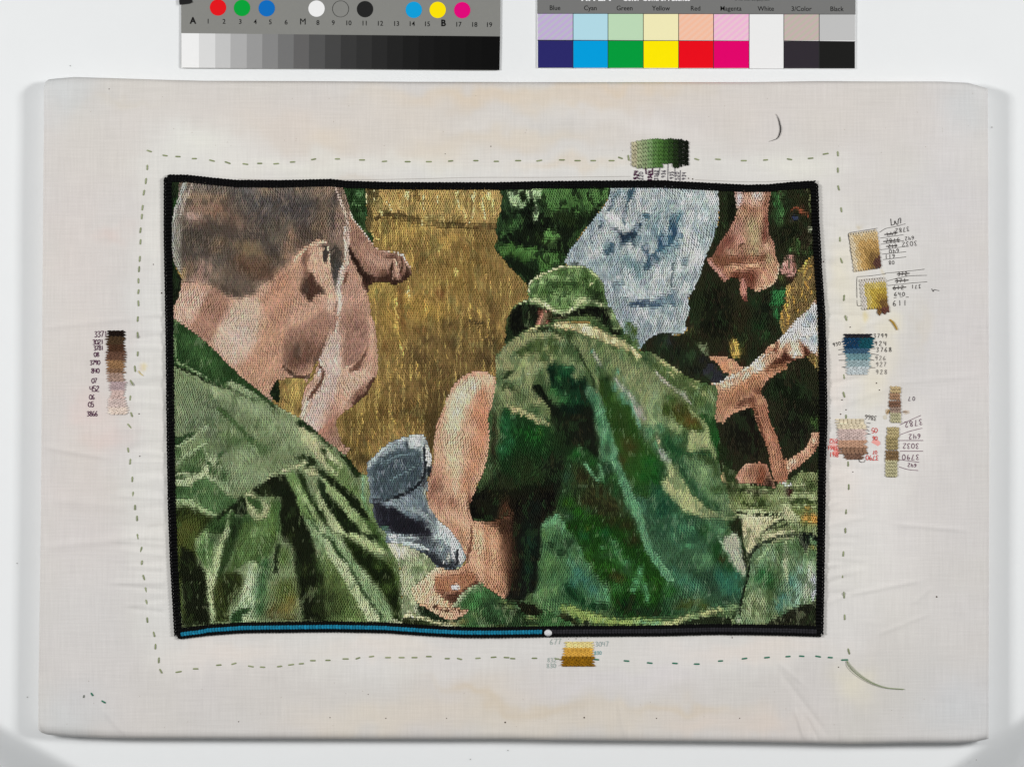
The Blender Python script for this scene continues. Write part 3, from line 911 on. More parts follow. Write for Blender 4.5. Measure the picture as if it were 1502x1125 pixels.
p B8B48C 3 760,0 1080,0 1020,80 980,130 940,200 860,260 830,320 790,310 770,240 750,120
b C4BE98 .8 880,60,80,60 840,180,40,60
p 2C341E 3 660,60 700,10 760,0 765,130 775,260 830,340 815,370 780,320 740,180 700,140 640,100
p BCB890 3 1020,130 1100,110 1220,90 1230,140 1150,150 1060,170 960,200 980,150
b 7A8A5A .8 1120,60,100,24 1230,60,60,30
s 26301C 12 2 930,190 980,110 1050,50 1130,20
s 2E3A22 10 2 1050,90 1130,70 1200,40
p 18221A 3 810,350 850,290 900,240 960,200 1100,160 1220,130 1300,130 1380,130 1430,170 1450,240 1400,190 1320,170 1340,240 1320,280 1290,230 1270,160 1180,160 1080,190 960,225 880,290 840,350
s BCB890 14 3 1000,230 1100,190 1190,165 1270,155
b 84945E .9 1380,90,60,40
b 5A7240 .7 1290,90,40,30
p C09A3C 2 1300,0 1440,0 1430,50 1380,20 1320,30
b 1A2216 .9 1310,200,24,60 1350,240,20,20
b 5E8458 .95 1390,200,40,30 1420,240,30,40
b B0903C .9 1390,255,30,12 1425,280,20,14
p 66845A 6 830,360 900,270 980,240 1100,210 1270,180 1330,290 1440,270 1440,720 1340,770 1200,810 1100,860 1000,920 700,940 690,880 760,760 800,560 820,450
b 4C6A3C .8 1250,230,80,60 1120,260,80,60 1380,330,80,50 1080,500,60,120
b 8AA482 .9 1000,280,60,60 1150,380,24,130 900,410,60,30 1050,350,30,60 880,470,40,20
b A8B494 .9 1160,350,18,80 1380,440,50,80 1330,640,60,70 1400,560,50,70
b AEB0BE .9 1370,540,50,40 1410,640,24,60 1400,520,24,60
b 8FB0A0 .8 1260,600,60,120 1240,720,60,60 1290,430,30,80
b 4E8878 .8 1130,700,60,90 1080,780,60,60 1200,560,50,80
b 2A6A34 .95 960,490,60,60 1000,540,50,60 1030,600,30,60
b 3C7A44 .8 900,540,60,40
b A0AA7E .95 830,800,60,90 900,840,60,90 940,760,50,90 870,700,50,60
b 5A7240 .8 880,780,20,120 1020,700,40,100 1020,860,60,30
b C4C4AE .8 740,900,24,20
b 4C6848 .8 1150,830,60,40
p 222616 4 1440,720 1380,760 1300,780 1200,810 1120,850 1040,910 980,940 1480,960 1480,720
b 34341C .8 1350,850,80,40 1150,900,60,20
b 16180E .8 1300,920,80,30
clip *
# dark-clad figure's arms (right)
@ 3 1
R pale_arm C49880 480,600 520,590 600,590 680,610 740,650 790,690 900,610 960,560 1000,500 1060,470 1100,430 1160,370 1200,320 1260,250 1340,190 1430,105 1440,560 1400,560 1330,590 1240,620 1160,660 1160,700 1080,740 980,820 940,900 990,990 1010,1123 1060,1240 1120,1420 1140,1490 1200,1480 1280,1430 1340,1380 1370,1320 1390,1260 1420,1255 1455,1260 1450,1370 1400,1440 1310,1520 1260,1570 1180,1620 1170,1680 1100,1700 1060,1680 1030,1600 1010,1480 980,1360 930,1240 880,1120 865,1045 780,1062 700,1092 645,1130 600,1180 540,1150 535,1020 545,900 490,830 560,820 620,780 660,750 600,720 560,650 500,620
clip pale_arm
p C0BAB4 4 1440,100 1340,190 1260,250 1200,330 1160,380 1080,440 1160,470 1270,430 1320,500 1400,550 1440,560
b D8D4D0 .9 1180,400,60,30 1260,300,60,40,-40 1400,180,40,60 1400,520,30,60
b 8E9FA8 .9 1370,250,60,60 1330,320,40,30 1400,430,50,60 1310,440,24,30
b E0D0C0 .8 1330,380,40,50 1390,350,40,50
b 9CA8AE .8 1250,440,40,20 1210,350,30,20
b D6BEAA .9 1120,480,50,60 1240,530,70,60 1230,470,60,30
b E2CDB8 .8 1240,570,60,30 1040,470,60,30
p 6A3A28 2.5 940,600 1000,550 1080,500 1060,470 1090,460 1080,560 1050,550 1000,580 950,615
p 5E3424 2.5 1155,480 1170,560 1210,600 1290,600 1330,560 1310,510 1280,460 1270,430 1310,490 1380,540 1400,565 1330,590 1240,620 1180,640 1100,660 1030,660 1100,600 1150,560
p 7A4C36 3 1030,655 1150,640 1170,690 1090,700 1020,700 980,740 980,700
b B0805E .9 1120,690,50,30,-20 1040,730,50,30,-40
s E4D4C0 24 5 500,840 600,800 700,760 800,700 900,630 990,570 1050,555
b D4BCA8 .95 640,840,110,40,-20 800,760,110,40,-35 940,660,90,40,-35
b DCC4B4 .8 920,700,60,40,-35
b C08C68 .9 800,840,130,40,-30 680,910,120,40,-20 900,780,60,40,-35
b A07456 .9 800,900,120,40,-25 660,990,100,40,-15 920,860,50,40
b B08468 .9 600,960,50,60 580,1060,50,80
b 6A4030 .9 930,900,50,30 860,980,60,40 770,1000,60,26,-20
b D0A486 .9 660,660,60,40,20 700,700,60,30,30
b CC946C .9 600,680,40,50,30 640,720,40,24,20
b BC7C54 .8 530,640,24,24
b A0765C .8 930,960,30,60 980,1060,24,90
b 7E4C32 .9 880,1060,30,80,-15
b C49070 .85 920,1040,24,100,-12
@ 3 2
b B0806A .9 950,120,50,120,-15 1050,300,50,120,-15 1080,480,60,120
b C49C84 .85 1010,300,30,120,-12 1060,520,40,60 1030,440,30,60
b 8A5A44 .8 930,180,24,80,-15 985,300,16,80,-12 1110,330,16,80,-12
b D8B8A4 .9 1220,500,60,30,-30 1340,400,50,30,-45 1400,300,30,50 1180,560,50,40
b A87C66 .9 1260,540,60,20,-30 1390,390,40,30
b 7A5040 .8 1150,440,20,30 1420,370,24,30
b B88C74 .8 1120,620,50,40 600,90,40,50
p A5725A 3 905,0 990,0 1060,180 1118,360 1130,420 1180,620 1165,680 1060,680 1010,480 950,260
b C2937A .9 1010,280,26,150,-12 1080,520,50,110 1040,400,30,80
s 5A3626 12 2 885,0 960,290 1000,500 1050,680
s D6DCE4 40 4 1120,685 1200,695
b A89078 .6 570,100,50,30
clip *
@ 3 2
R pale_arm B88A74 710,680 720,620 760,560 800,520 860,500 940,500 990,520 1020,600 1050,660 1060,720 960,700 860,690 800,690
clip pale_arm
b D4AE9C .9 740,660,30,40 790,560,40,40 820,520,60,20
b A87A62 .9 860,600,60,50 900,560,50,40
b 8A4E34 .95 950,590,40,70 930,660,40,30
b 2E2018 .95 1010,680,40,50 900,710,80,16
b C4A088 .8 830,660,30,30
clip *
# =========== grey cap in the hand
@ 1 2
R cap 707C88 350,510 400,460 480,380 560,320 640,290 710,270 790,250 840,250 880,320 910,420 920,520 905,600 880,650 890,720 870,780 890,860 930,940 980,1010 1040,1060 1100,1110 1150,1180 1190,1250 1220,1320 1210,1380 1150,1430 1080,1440 1000,1430 950,1400 900,1330 820,1290 740,1250 660,1220 580,1210 520,1210 520,1130 480,1090 430,1020 410,940 400,870 370,840 380,760 360,640
clip cap
b 4E5C68 .95 500,560,130,120 560,700,130,90 640,560,80,130
b 44525E .9 620,440,60,50 460,640,60,90 660,640,60,60 520,740,100,50
b 6E8890 .7 600,520,60,30 480,500,60,30 420,600,30,60
s B4BAC0 44 8 365,540 400,480 480,400 560,340 640,305 700,290
b A0A8B0 .8 560,390,90,30,-30
p C8CACC 4 715,270 790,250 840,250 880,320 850,340 850,380 840,450 840,500 780,490 720,520 710,400
b A4AAB2 .8 790,400,50,40 740,340,24,40
b 6A7076 .8 800,375,50,10
s 30343C 14 2 700,290 705,400 715,520 700,640
s 2C3038 18 2 845,370 858,450 860,560 862,650 840,710
s E0D2C0 24 4 870,340 895,430 905,540 885,640
s D0D0D0 18 3 865,370 878,480 880,560
p 30343C 3 730,520 830,520 835,620 860,660 820,640 790,600 760,600 730,610
b 4A4E56 .8 780,570,50,30 740,650,30,30
b 84909A .8 760,640,40,40 780,700,50,40
s 3A3E48 24 4 700,640 640,710 560,770 480,820 400,830
b 2E303A .9 620,760,40,14,-20
p 33333F 5 400,850 470,850 520,890 560,910 600,950 660,970 700,1020 740,1060 760,1090 680,1080 600,1070 480,1090 430,1020
b 3C3A48 .9 520,960,80,50 640,1030,70,40
b 9AA4AC .9 570,860,70,40 640,920,50,30,30 700,860,80,60
b 6E7C8A .9 760,900,90,80 840,880,40,50 800,1000,60,60 720,960,60,60
b 50545E .8 860,980,50,50 900,1050,50,50
b C0C0B4 .8 860,760,20,60 900,900,20,60,-20
b 5A5458 .7 850,690,24,40
s 4E7A64 30 5 460,1080 560,1065 650,1050
b A8B0B4 .9 980,1080,60,70 1040,1150,60,60 900,1110,30,40
b 45484E .9 860,1150,80,50 780,1110,80,30 600,1100,60,20
@ 1 3
p C4CCD0 4 530,140 560,140 600,130 640,150 700,160 740,130 800,150 830,190 780,200 700,180 620,190 570,180 550,200
b 3A3C46 .9 820,120,80,60 700,60,90,30 640,100,50,24
b 50545C .9 880,180,60,50 780,210,80,24,10 960,240,60,24,10
b C0C6C8 .9 1020,60,60,50 1100,180,60,60 960,160,40,40 1180,320,30,50 1000,270,30,40
b 8E989E .8 1060,120,60,40 980,100,40,50 1140,260,40,60
b 30323A .95 940,330,60,40,40 1000,390,60,24,20 1100,400,60,30 1110,300,20,30
b 6A7078 .9 1040,330,40,60 1130,340,20,50
b D8CFC2 .9 1170,370,40,30 1070,340,14,50 1030,400,12,24
s 282A32 16 3 560,200 660,200 760,235 860,290 930,350 990,410
clip *
# dark sleeve hem and shade between arm and shirt
@ S
R crouching_shirt 1C2112 728,560 716,640 712,680 700,715 690,745 696,768 715,790 738,800 745,800 748,860 770,900 800,895 830,840 830,560
@ 1 2
clip crouching_shirt
b 2A3A1C .8 1400,700,60,120 1350,900,60,60 1450,880,60,60
b 1E4A28 .8 1490,200,30,120
clip *
# =========== forearm and hand of the crouching man
@ 1 2
R bare_arm C29A7C 1040,-20 1060,-80 1110,-170 1180,-250 1250,-290 1330,-310 1400,-300 1470,-250 1490,-200 1480,-100 1450,0 1420,120 1430,250 1420,400 1400,500 1380,580 1330,680 1290,800 1260,900 1270,980 1300,1020 1400,1020 1500,1000 1600,960 1650,920 1750,880 1800,1100 1780,1300 1760,1500 1700,1700 1560,1700 1460,1640 1390,1600 1340,1560 1200,1640 1120,1740 1100,1770 1180,1790 1245,1810 1190,1850 1105,1885 1020,1872 900,1800 790,1730 750,1640 740,1600 800,1560 870,1500 960,1420 1060,1450 1160,1430 1220,1380 1210,1300 1180,1230 1100,1110 1030,1050 960,980 920,920 885,850 880,760 890,650 920,560 940,440 935,330 950,250 960,180 1000,80
clip bare_arm
b E0C8AC .9 1180,-80,120,120,-30 1300,-180,90,80 1130,60,80,100 1100,200,80,100
b D4B494 .9 1100,320,90,130 1120,480,90,90 1140,600,60,70
s C8947A 30 6 1010,0 1090,-130 1180,-240 1280,-290 1400,-290
s C48E70 26 6 955,220 990,100 1030,-10
b C08460 .85 1330,60,90,90,-30 1380,150,50,150 1350,300,50,140 1370,-80,50,100
b B88664 .9 1310,400,60,120,10 1280,560,60,100,15 1230,700,50,100,10
b D8B494 .8 1420,-230,50,50
b A4745C .8 960,680,70,120 920,800,40,60 1000,860,60,80
b 8E6450 .8 930,720,40,60 1000,720,50,30
b C29C80 .8 1080,900,60,120 1040,720,40,60 1180,980,40,120 1200,860,30,80
b D8B898 .7 1130,740,30,60 1200,1060,50,40
b 94654E .8 1100,860,40,60
b B48C70 .8 1080,1050,60,60,40 1160,1130,50,80,30
b 6A4430 .9 1255,840,16,90 1300,1010,20,20
s 8A6450 10 3 935,300 935,420 925,540 900,640
@ 2 2
p 2A2014 8 60,850 0,950 -60,1000 -60,1123 300,1123 260,860
b 5A3A28 .9 100,900,60,60 60,1000,80,60
b 8A5A40 .7 20,1000,60,40
@ 1 3
b BE906E .8 1200,200,40,120 1130,100,60,60
s 7A4E3A 12 4 1265,170 1250,260 1230,380
b D2A684 .9 1340,200,50,160 1300,80,70,50 1400,330,60,140 1480,480,60,120
b C09070 .8 1450,150,60,120 1500,300,60,160 1420,100,40,40
b B88864 .7 1200,440,70,50
b A07050 .95 1100,540,100,50 980,590,50,50 1020,540,50,40
b 6E4430 .9 1080,690,90,30 1000,650,50,24 1160,650,60,50 1260,530,50,60,-40 1300,560,30,50
b 3A2418 .8 1110,720,60,24 1240,600,60,30,-40
b DCBC9C .9 860,560,60,50,-30 900,480,60,40,-30 800,620,50,50 960,450,60,30
b C89C7C .9 860,700,70,50,30 960,700,80,30,20
b E0B894 .9 1000,720,60,24,30 1050,760,60,20,20
p D8DCE4 2 1090,590 1150,580 1165,610 1140,640 1100,620
b B88A68 .6 1080,640,30,20
p 4A2E20 3 930,780 960,765 1030,780 1100,810 1060,820 980,800 940,800
b D49C74 .9 960,815,50,16,15 1060,850,50,20,20
b A06E50 .8 870,760,50,30,30
s A89068 20 4 1060,760 1140,790 1210,820
@ 1 3
p CDA17E 8 1290,60 1400,60 1502,140 1570,300 1605,500 1590,650 1510,670 1420,610 1340,540 1285,420 1262,250
b DDB896 .7 1400,200,60,120 1480,420,60,120
s 6E4632 13 2 1278,40 1272,180 1250,300 1225,375
b 7A5036 .8 1530,30,140,50 1640,260,50,260
p D9B290 3 760,590 820,520 900,490 955,540 945,630 1000,690 1080,740 1125,785 1060,790 960,762 860,770 790,740 750,660
p A5714F 4 945,540 1040,520 1160,495 1280,470 1325,540 1250,600 1180,645 1100,660 1000,640 945,600
p 5E3A28 4 1180,655 1320,565 1345,600 1250,690 1150,735 1040,712 1080,685
p E6E8EC 2 1090,590 1150,578 1170,610 1140,642 1100,625
p D4A684 2 870,768 940,765 1040,795 1112,840 1100,878 1040,872 950,842 880,805
s 4E3222 13 1 930,778 1000,802 1090,820
s C99E78 30 2 1040,735 1130,785 1225,820
s 5E3E2A 11 1 1090,790 1160,815 1245,825
@ 2 3
p B08260 6 0,60 60,80 100,150 130,220 140,360 150,500 130,620 100,680 0,670 -60,600 -60,60
b CCA07C .8 20,220,60,160 30,450,60,160
p 2A1E14 8 60,0 300,0 380,100 300,800 130,720 150,600 180,440 170,280 110,120 90,60
b 5A3A26 .9 130,160,40,100,-10 170,300,30,120 160,520,30,120 60,30,60,30
b 8A5E42 .8 130,250,24,80
clip *
clip *
# =========== crouching man: shirt
@ 2 1
R hat 55703C 880,280 1000,300 1100,340 1160,370 1230,430 1320,540 1380,560 1290,560 1180,480 1000,400 880,360
R crouching_shirt 4C6A44 340,340 420,305 520,320 560,280 700,290 860,300 960,340 1060,390 1160,430 1240,490 1330,550 1400,545 1502,600 1640,700 1750,770 1880,820 1990,860 1990,1000 1975,1160 2010,1260 2030,1480 2050,1600 2070,1720 2080,1760 2100,1850 2100,1920 2160,1980 2200,2030 2220,2200 2250,2330 2260,2500 2230,2700 2180,2820 2130,2890 1900,2880 1600,2960 1300,3000 1100,2960 900,2960 850,2900 780,2950 620,2890 440,2790 300,2760 140,2740 180,2600 190,2150 200,1950 150,1850 60,1880 0,2010 -100,2040 -160,2020 -190,1910 -155,1820 -110,1700 -60,1600 -22,1420 -12,1271 -22,1141 8,1021 45,830 40,600 70,560 130,480 240,400
clip crouching_shirt
# shoulders: pale olive
p 8C9A74 8 40,620 120,490 240,410 340,345 420,310 520,325 600,370 660,430 620,560 560,620 480,660 440,700 380,760 360,830 420,900 480,1000 520,1123 100,1123 40,900 -20,800
b A6A680 .9 150,520,60,50,-40 250,440,60,40,-35 70,640,40,60 360,390,60,40,-20 480,400,80,30 600,420,40,40
p 50683C 6 190,580 280,500 400,440 520,430 600,450 590,560 540,620 470,640 400,610 330,600 250,590
b 4A6234 .8 480,480,60,40 560,520,30,80
b 2E4824 .85 220,565,50,16,-20 340,520,20,24
b 8E9A72 .9 400,580,40,30 480,520,30,40 300,640,80,40
b A4A882 .9 420,680,100,30,-10 530,600,40,40,-40 160,680,60,50 330,600,40,40
b 9CA87E .8 280,800,100,60 380,720,50,40 500,760,30,80
b 3E5432 .9 140,745,60,30,-40 180,850,60,30,30
p 283C20 3 90,770 150,740 180,705 190,730 150,780 100,800
p 2C4224 3 95,850 130,830 180,850 220,880 200,890 140,860 110,900 90,890
b B8BCB8 .8 330,745,24,12
b 6E8460 .8 60,800,50,60 90,960,60,80
b 566E46 .8 260,940,90,80 340,1060,90,60 120,1060,60,50
b 1E6A34 .8 140,1100,60,40
b C8B494 .9 190,1050,50,20,20 270,1080,40,18,30
b A4A27E .8 160,920,40,60 420,960,40,60,40 480,1060,24,60
p 141E12 4 370,860 400,830 440,850 480,920 560,1000 640,1080 680,1123 540,1123 490,1020 430,950 390,900
p 0F3A26 5 500,690 560,650 600,680 700,670 740,760 790,800 830,760 820,830 860,900 880,1000 940,1130 660,1130 600,1000 640,960 560,920 530,840 520,740
b 123020 .9 550,720,40,60 560,820,50,60 620,880,60,60 800,830,40,50 720,900,80,60
b 1A5C38 .9 680,730,60,60 760,1000,60,90
b 3E8448 .9 640,980,50,60,50 560,900,50,40,50 600,780,24,50
b 101A14 .8 800,1060,70,60 680,1080,60,60
b 8C9C76 .9 780,700,50,60 650,600,60,50 700,650,60,30 740,760,30,30
b 5E7A50 .8 600,570,40,60
b 4E9068 .8 670,690,60,20
s 1E2E18 14 3 650,420 720,480 780,560 820,640 860,720 900,790 910,850
p 2A3C20 3 330,370 400,345 500,330 570,355 640,400 650,425 600,400 520,365 420,370
p E0C8A6 4 540,290 620,285 720,295 840,300 960,345 1060,400 1160,440 1240,500 1320,580 1325,610 1290,605 1220,570 1120,520 1000,470 880,420 780,390 660,360 560,330
b F0D8BC .7 820,350,140,24,15 1100,470,130,22,25
s D0C49C 26 5 340,345 440,315 540,320
# raglan: mottled olive-green
p 7E8E68 8 620,380 700,385 860,430 1000,480 1120,530 1300,620 1400,660 1502,720 1640,850 1900,980 1980,1050 1990,1200 1000,1200 980,1000 960,900 900,750 830,620 760,520 680,440
b 929E78 .8 1240,700,120,60,40 1400,800,80,60,40 1100,640,60,60,40 1300,900,80,100,30 1450,1000,60,80 1360,1060,80,70
b 6A8858 .8 960,540,60,80,40 1160,560,80,40,30 1060,720,50,60,40 1280,650,60,30,30 900,640,40,80,30
b 2E4A24 .8 680,400,60,50,30 960,700,40,60 1220,560,40,16,40 1090,510,30,12,30
b A0AC88 .8 1200,780,50,60 1420,900,60,60
p 3A5A22 6 960,730 1000,780 1060,830 1120,930 1200,1010 1240,1100 1250,1160 1010,1160 980,1000 960,900
b 2E5A1C .9 1080,1000,70,90 1180,1080,50,60 1060,900,40,60
b 24401A .9 1020,800,40,60 1120,1100,100,50
b 4E7A38 .7 1100,960,40,50
s A8ACB4 24 4 900,540 940,620 980,690
s B0B2BA 40 6 1090,780 1160,870 1230,930 1280,1040 1320,1123
b 5A9A90 .9 1110,730,20,30 1100,860,30,40 1160,940,40,40,40 1210,1000,30,40,40 890,545,14,24
b 4A9070 .8 1180,980,40,40
p 5E9478 6 830,840 870,850 940,880 970,960 990,1060 1020,1130 940,1130 900,1040 870,960 840,900
b 3A7A5C .8 900,980,40,70 960,1080,30,60
b B09488 .8 930,890,16,20
# lower upper-arm sleeve tip to hip (tile 2 2)
@ 2 2
p 1C2419 14 510,0 900,0 930,160 960,340 980,460 900,560 760,480 660,560 640,700 600,860 560,930 480,1000 430,1123 -20,1300 -60,1000 -60,700 60,600 200,560 440,540 520,420 560,300 560,160
b 0A2A20 .8 700,40,100,50
b 1E241C .9 800,260,80,140
p 1E4A24 10 60,60 160,30 300,70 420,150 520,190 560,240 570,360 500,470 400,600 200,640 100,600 60,440
b 1E6A3E .9 140,200,60,120 150,400,60,60 120,120,50,50
b 1A6020 .9 330,250,110,70 420,320,70,70 440,230,50,40
b 1A4A1E .9 260,380,120,70 480,380,60,60
b 2E7A50 .8 100,380,40,40 180,330,50,40
b 5A8A38 .7 430,230,16,24
b 3A4A20 .9 380,600,100,50 300,640,80,30
b 1C241A .9 260,720,120,60 100,680,90,70 480,560,60,60 60,800,70,60
b 24201A .8 340,760,90,60 160,800,60,40
p A8A884 5 160,10 260,10 300,40 360,70 440,110 520,160 500,195 430,170 360,130 290,80 240,70 180,50
b C8B898 .8 210,25,50,18,15
p 7A8E62 5 320,0 480,0 520,50 520,120 440,70 380,30
b 2E5A34 .8 400,40,50,40
b 7A8A62 .85 70,60,40,90 60,240,30,90
b 2E2418 .8 30,200,24,160 20,420,30,120
p 2A4A2A 6 640,460 700,380 780,340 880,400 960,480 1100,480 1180,600 1220,740 1250,900 1300,1123 620,1123 640,980 580,930 600,820 620,640
b 1E6A26 .9 760,420,80,60 900,520,50,60
b 3A3A1E .95 800,620,120,90 960,760,160,90 1060,880,120,90 860,840,120,60 1060,640,60,60
b 2A5040 .8 670,620,50,60 1040,540,60,60
b 2C6A34 .9 1080,640,60,60 1100,740,40,60 1000,660,40,30
p 6EAE8A 3 810,510 840,495 870,540 910,600 970,660 950,670 900,640 860,590
b 6EAE8A .95 980,600,30,50 965,540,16,30 960,660,20,20
b 22660E .95 680,850,60,40 780,940,80,50 900,1020,100,60 680,1060,80,40
b 4A6A1E .7 860,1070,24,24 660,860,30,30
b 3A3A20 .8 1100,1000,80,70 960,940,60,50
b 2E5A40 .8 700,980,50,40
p 62A284 4 450,1050 520,980 590,950 610,1000 650,1020 660,1100 640,1130 440,1130
b 7ABE9C .8 540,1030,50,40
p 14150F 6 -200,760 60,720 400,700 420,800 400,1000 300,1300 60,1300 120,900 60,800 -40,1000 -200,1010
b 26201A .8 170,900,60,60 280,1100,60,80
b 6A4430 .9 100,1020,50,90 150,900,40,60
# long pale-teal fold
p 54906E 6 880,0 980,0 1030,80 1060,200 1100,340 1130,480 1180,600 1230,740 1300,860 1340,1000 1380,1123 1310,1123 1260,1010 1200,880 1150,740 1110,600 1060,520 1000,480 960,500 960,380 950,240 930,140
b 74AE92 .9 1000,220,50,70 970,80,40,80 1080,400,30,80 1130,530,30,60,20
s 86BA9C 30 5 1060,480 1130,580 1170,680 1210,780 1260,880
s 7AB090 30 5 1250,900 1290,1000 1350,1100
b 3E5E48 .9 1020,380,30,50
b 3A7A5A .8 960,150,20,60 1040,280,20,60
p 2E5A1E 6 1000,0 1240,0 1260,120 1300,230 1360,330 1440,420 1500,520 1502,700 1460,800 1360,820 1260,740 1190,600 1140,460 1100,300 1060,170
b 3A5A24 .9 1140,100,80,90 1160,220,60,70
b 4A4A1C .9 1240,380,60,70 1160,480,40,60 1210,320,60,60
b 1E6A22 .95 1400,500,80,60 1340,620,60,60 1440,640,60,60
b 2A5E30 .8 1300,740,80,50 1420,740,60,40
p 38644E 6 1260,760 1360,820 1502,780 1502,1123 1400,1123 1340,960 1300,880
b 2C5442 .9 1440,900,80,60 1400,1040,60,60
b 5A9C80 .7 1330,920,50,60 1300,880,30,40
s 68B0A0 34 6 1240,0 1280,100 1320,200
b A4A4AE .95 1310,60,40,60,20 1290,10,30,30 1350,120,24,30
p 8AA884 6 1360,0 1502,0 1502,260 1440,220 1380,160 1400,100
b 5A9474 .9 1400,240,40,60,40 1460,340,40,60,40 1380,200,40,30
@ 3 2
p 8AA078 6 -30,0 60,0 80,60 180,130 200,180 260,200 300,210 290,260 240,280 180,230 100,160 60,160 20,100 -30,90
b 9DB08E .8 20,120,50,80
p 4A5A20 6 60,0 300,0 400,140 410,200 370,220 310,200 230,180 180,130 100,80
b 5E4A1C .9 320,130,80,60 260,60,80,40
b 2E4418 .8 130,30,60,30
b 5A6A28 .8 360,190,50,30
@ 3 1
p 587244 6 0,580 100,640 220,690 330,730 420,780 500,850 540,900 540,1123 360,1123 300,1000 200,900 100,830 40,760 -30,690
b B4B48A .95 60,640,80,20,30 200,710,80,16,25 330,770,80,16,30 20,590,50,16,30 150,740,60,16,30
b 4A6A34 .9 120,700,60,16,30 300,760,60,20,40 420,850,50,20,40
b C0C096 .8 360,850,60,16,40 440,920,50,24,50
s C0BE94 16 3 0,590 100,650 220,710 300,750 400,770 480,830
s B4B0BC 26 5 10,720 80,800 160,860 250,920 320,1000
b A8A8B4 .9 260,930,40,30,45
p 869A76 6 -30,760 40,820 60,920 80,1123 -30,1123
b 92A886 .8 20,960,40,120
b 3E5A24 .9 160,960,80,60 240,1060,80,50 120,1060,60,60
b 55502A .8 210,1040,60,60
b 5A7C48 .9 440,1000,60,60 380,940,50,50
b 92A67C .8 500,960,40,80 460,1070,50,40
b 6E8A60 .8 340,1070,30,50
@ 3 2
p 2A5A2A 6 400,60 540,100 600,180 640,300 640,500 570,520 540,440 500,300 450,180 400,120
b 1E6A26 .9 560,300,60,120 600,380,50,80
b 5A8054 .9 460,30,60,30 500,80,40,50
p 94A67A 4 300,30 320,25 370,80 430,130 470,200 500,300 560,440 555,500 520,460 500,400 440,310 420,200 380,110 310,60
p 96A67C 5 290,300 310,230 370,230 440,240 480,300 500,400 400,410 290,400
b A8B48C .8 360,300,50,50 450,340,30,60
b 3A5C34 .9 260,250,30,60 220,310,50,50 300,440,80,30 430,420,60,40
b 1E5A34 .9 150,380,60,70 220,400,60,40 180,480,60,40 110,300,40,60
b 4E8A68 .8 60,200,40,60 200,300,50,30
b D8C4B4 .95 40,310,16,50,-20
p A0A8AE 4 30,370 70,370 110,430 150,500 150,540 110,520 50,470
p 6A9068 6 180,470 260,440 340,470 420,480 500,540 560,620 640,780 700,830 710,920 620,960 560,980 480,900 380,800 300,700 240,620 200,540
b 8AA882 .8 440,560,60,50 400,640,40,60 590,810,50,40 680,830,30,40
b 2E5E40 .9 260,560,40,60,-30 320,680,50,60,-40 420,800,70,40,45 540,880,60,30,40 230,480,40,30 360,740,40,50
b 3E5A30 .9 560,740,60,40 500,490,60,40 540,580,20,60
p A4B088 5 90,500 140,500 180,580 240,640 280,700 320,780 400,840 460,900 520,930 640,980 720,960 740,970 650,1010 560,1030 480,1020 380,980 280,940 180,860 110,780 60,720 40,650 100,670 120,600
b B4BC92 .8 260,800,90,50,40 140,720,50,50 160,600,40,60,40
b 7A9070 .7 560,960,80,30 640,900,50,40
p 3A6A4C 8 -40,640 60,720 120,800 200,880 300,950 420,1010 560,1040 650,1060 640,1130 -40,1130
b 1E5A44 .9 30,760,60,60 100,860,90,60 60,940,80,60
b 1E4A2E .9 300,1000,80,30 400,1080,60,40 40,620,40,70 30,560,40,60
b 4EA07E .8 270,1080,60,40 180,1000,60,40
b 1A5A1E .9 20,560,40,120 10,640,40,60
@ 3 3
p 3E6A50 10 -40,0 640,0 560,150 560,200 620,330 720,440 800,540 810,600 760,780 600,800 460,820 400,800 200,840 0,880 -40,880
b 2A5E48 .8 200,60,100,80 60,100,80,80 360,160,70,60
b 52A07C .8 260,90,50,50 340,90,30,30 290,240,60,30 170,170,30,50
b 6EA880 .8 360,350,30,60 470,370,60,60 400,440,50,40 590,110,40,40 480,60,60,50
b 1E5224 .9 560,240,60,60 560,350,60,60 660,440,50,60 440,110,50,60 540,300,40,60
b 44381A .8 590,360,30,40
b 2E7E70 .85 640,560,90,90 580,500,60,60 700,640,60,60 720,500,40,40
b 2A4A3A .8 460,540,60,60 520,640,60,60 360,500,60,60 640,720,80,50
b 46907A .8 250,540,80,60 150,480,50,50 350,600,80,50
b 2A6A2C .9 60,560,80,80 100,680,80,50 160,640,60,40
b 1E5A12 .9 20,540,50,60
b 44521E .9 330,740,120,40 440,780,50,30 240,780,80,30
b 1E4A28 .9 60,780,80,50 120,830,120,30
s 7AB496 34 5 0,300 60,400 110,470 150,550
p 8EAEA0 4 590,190 640,180 700,140 730,100 740,180 760,260 800,320 825,360 820,450 800,520 770,500 720,460 670,380 630,300
b AAB4C0 .9 680,240,50,60,30 740,360,50,60,30 720,300,40,40
b B4CCC0 .7 700,160,40,30 660,260,20,50
b 5E9A80 .7 790,480,30,40 590,180,30,30
s 16261A 16 3 830,360 830,440 815,520
b 2A4A3A .8 790,600,40,90 780,720,30,60 750,820,50,60
p B0B88C 4 0,910 100,900 200,890 260,860 340,840 420,820 520,800 580,780 620,790 600,830 520,850 440,870 380,880 280,900 200,940 100,950 0,950
b 8CAC80 .9 640,800,60,30 700,780,60,30 660,870,60,24 590,900,80,16
b 22341C .9 540,850,50,24 480,920,80,24 600,950,80,20 340,930,60,20 700,880,30,40
b 6E9A70 .8 340,880,40,30 560,880,40,20
# lower left of the shirt
@ 2 3
p 4C7C54 8 450,60 500,0 600,0 660,60 720,140 800,250 860,380 920,480 1000,600 1060,720 1080,780 960,830 820,800 680,760 640,760 620,820 560,910 500,860 440,800 380,720 400,600 400,480 430,300
b 6EAE8A .9 560,30,60,40 480,60,40,40 640,80,24,40
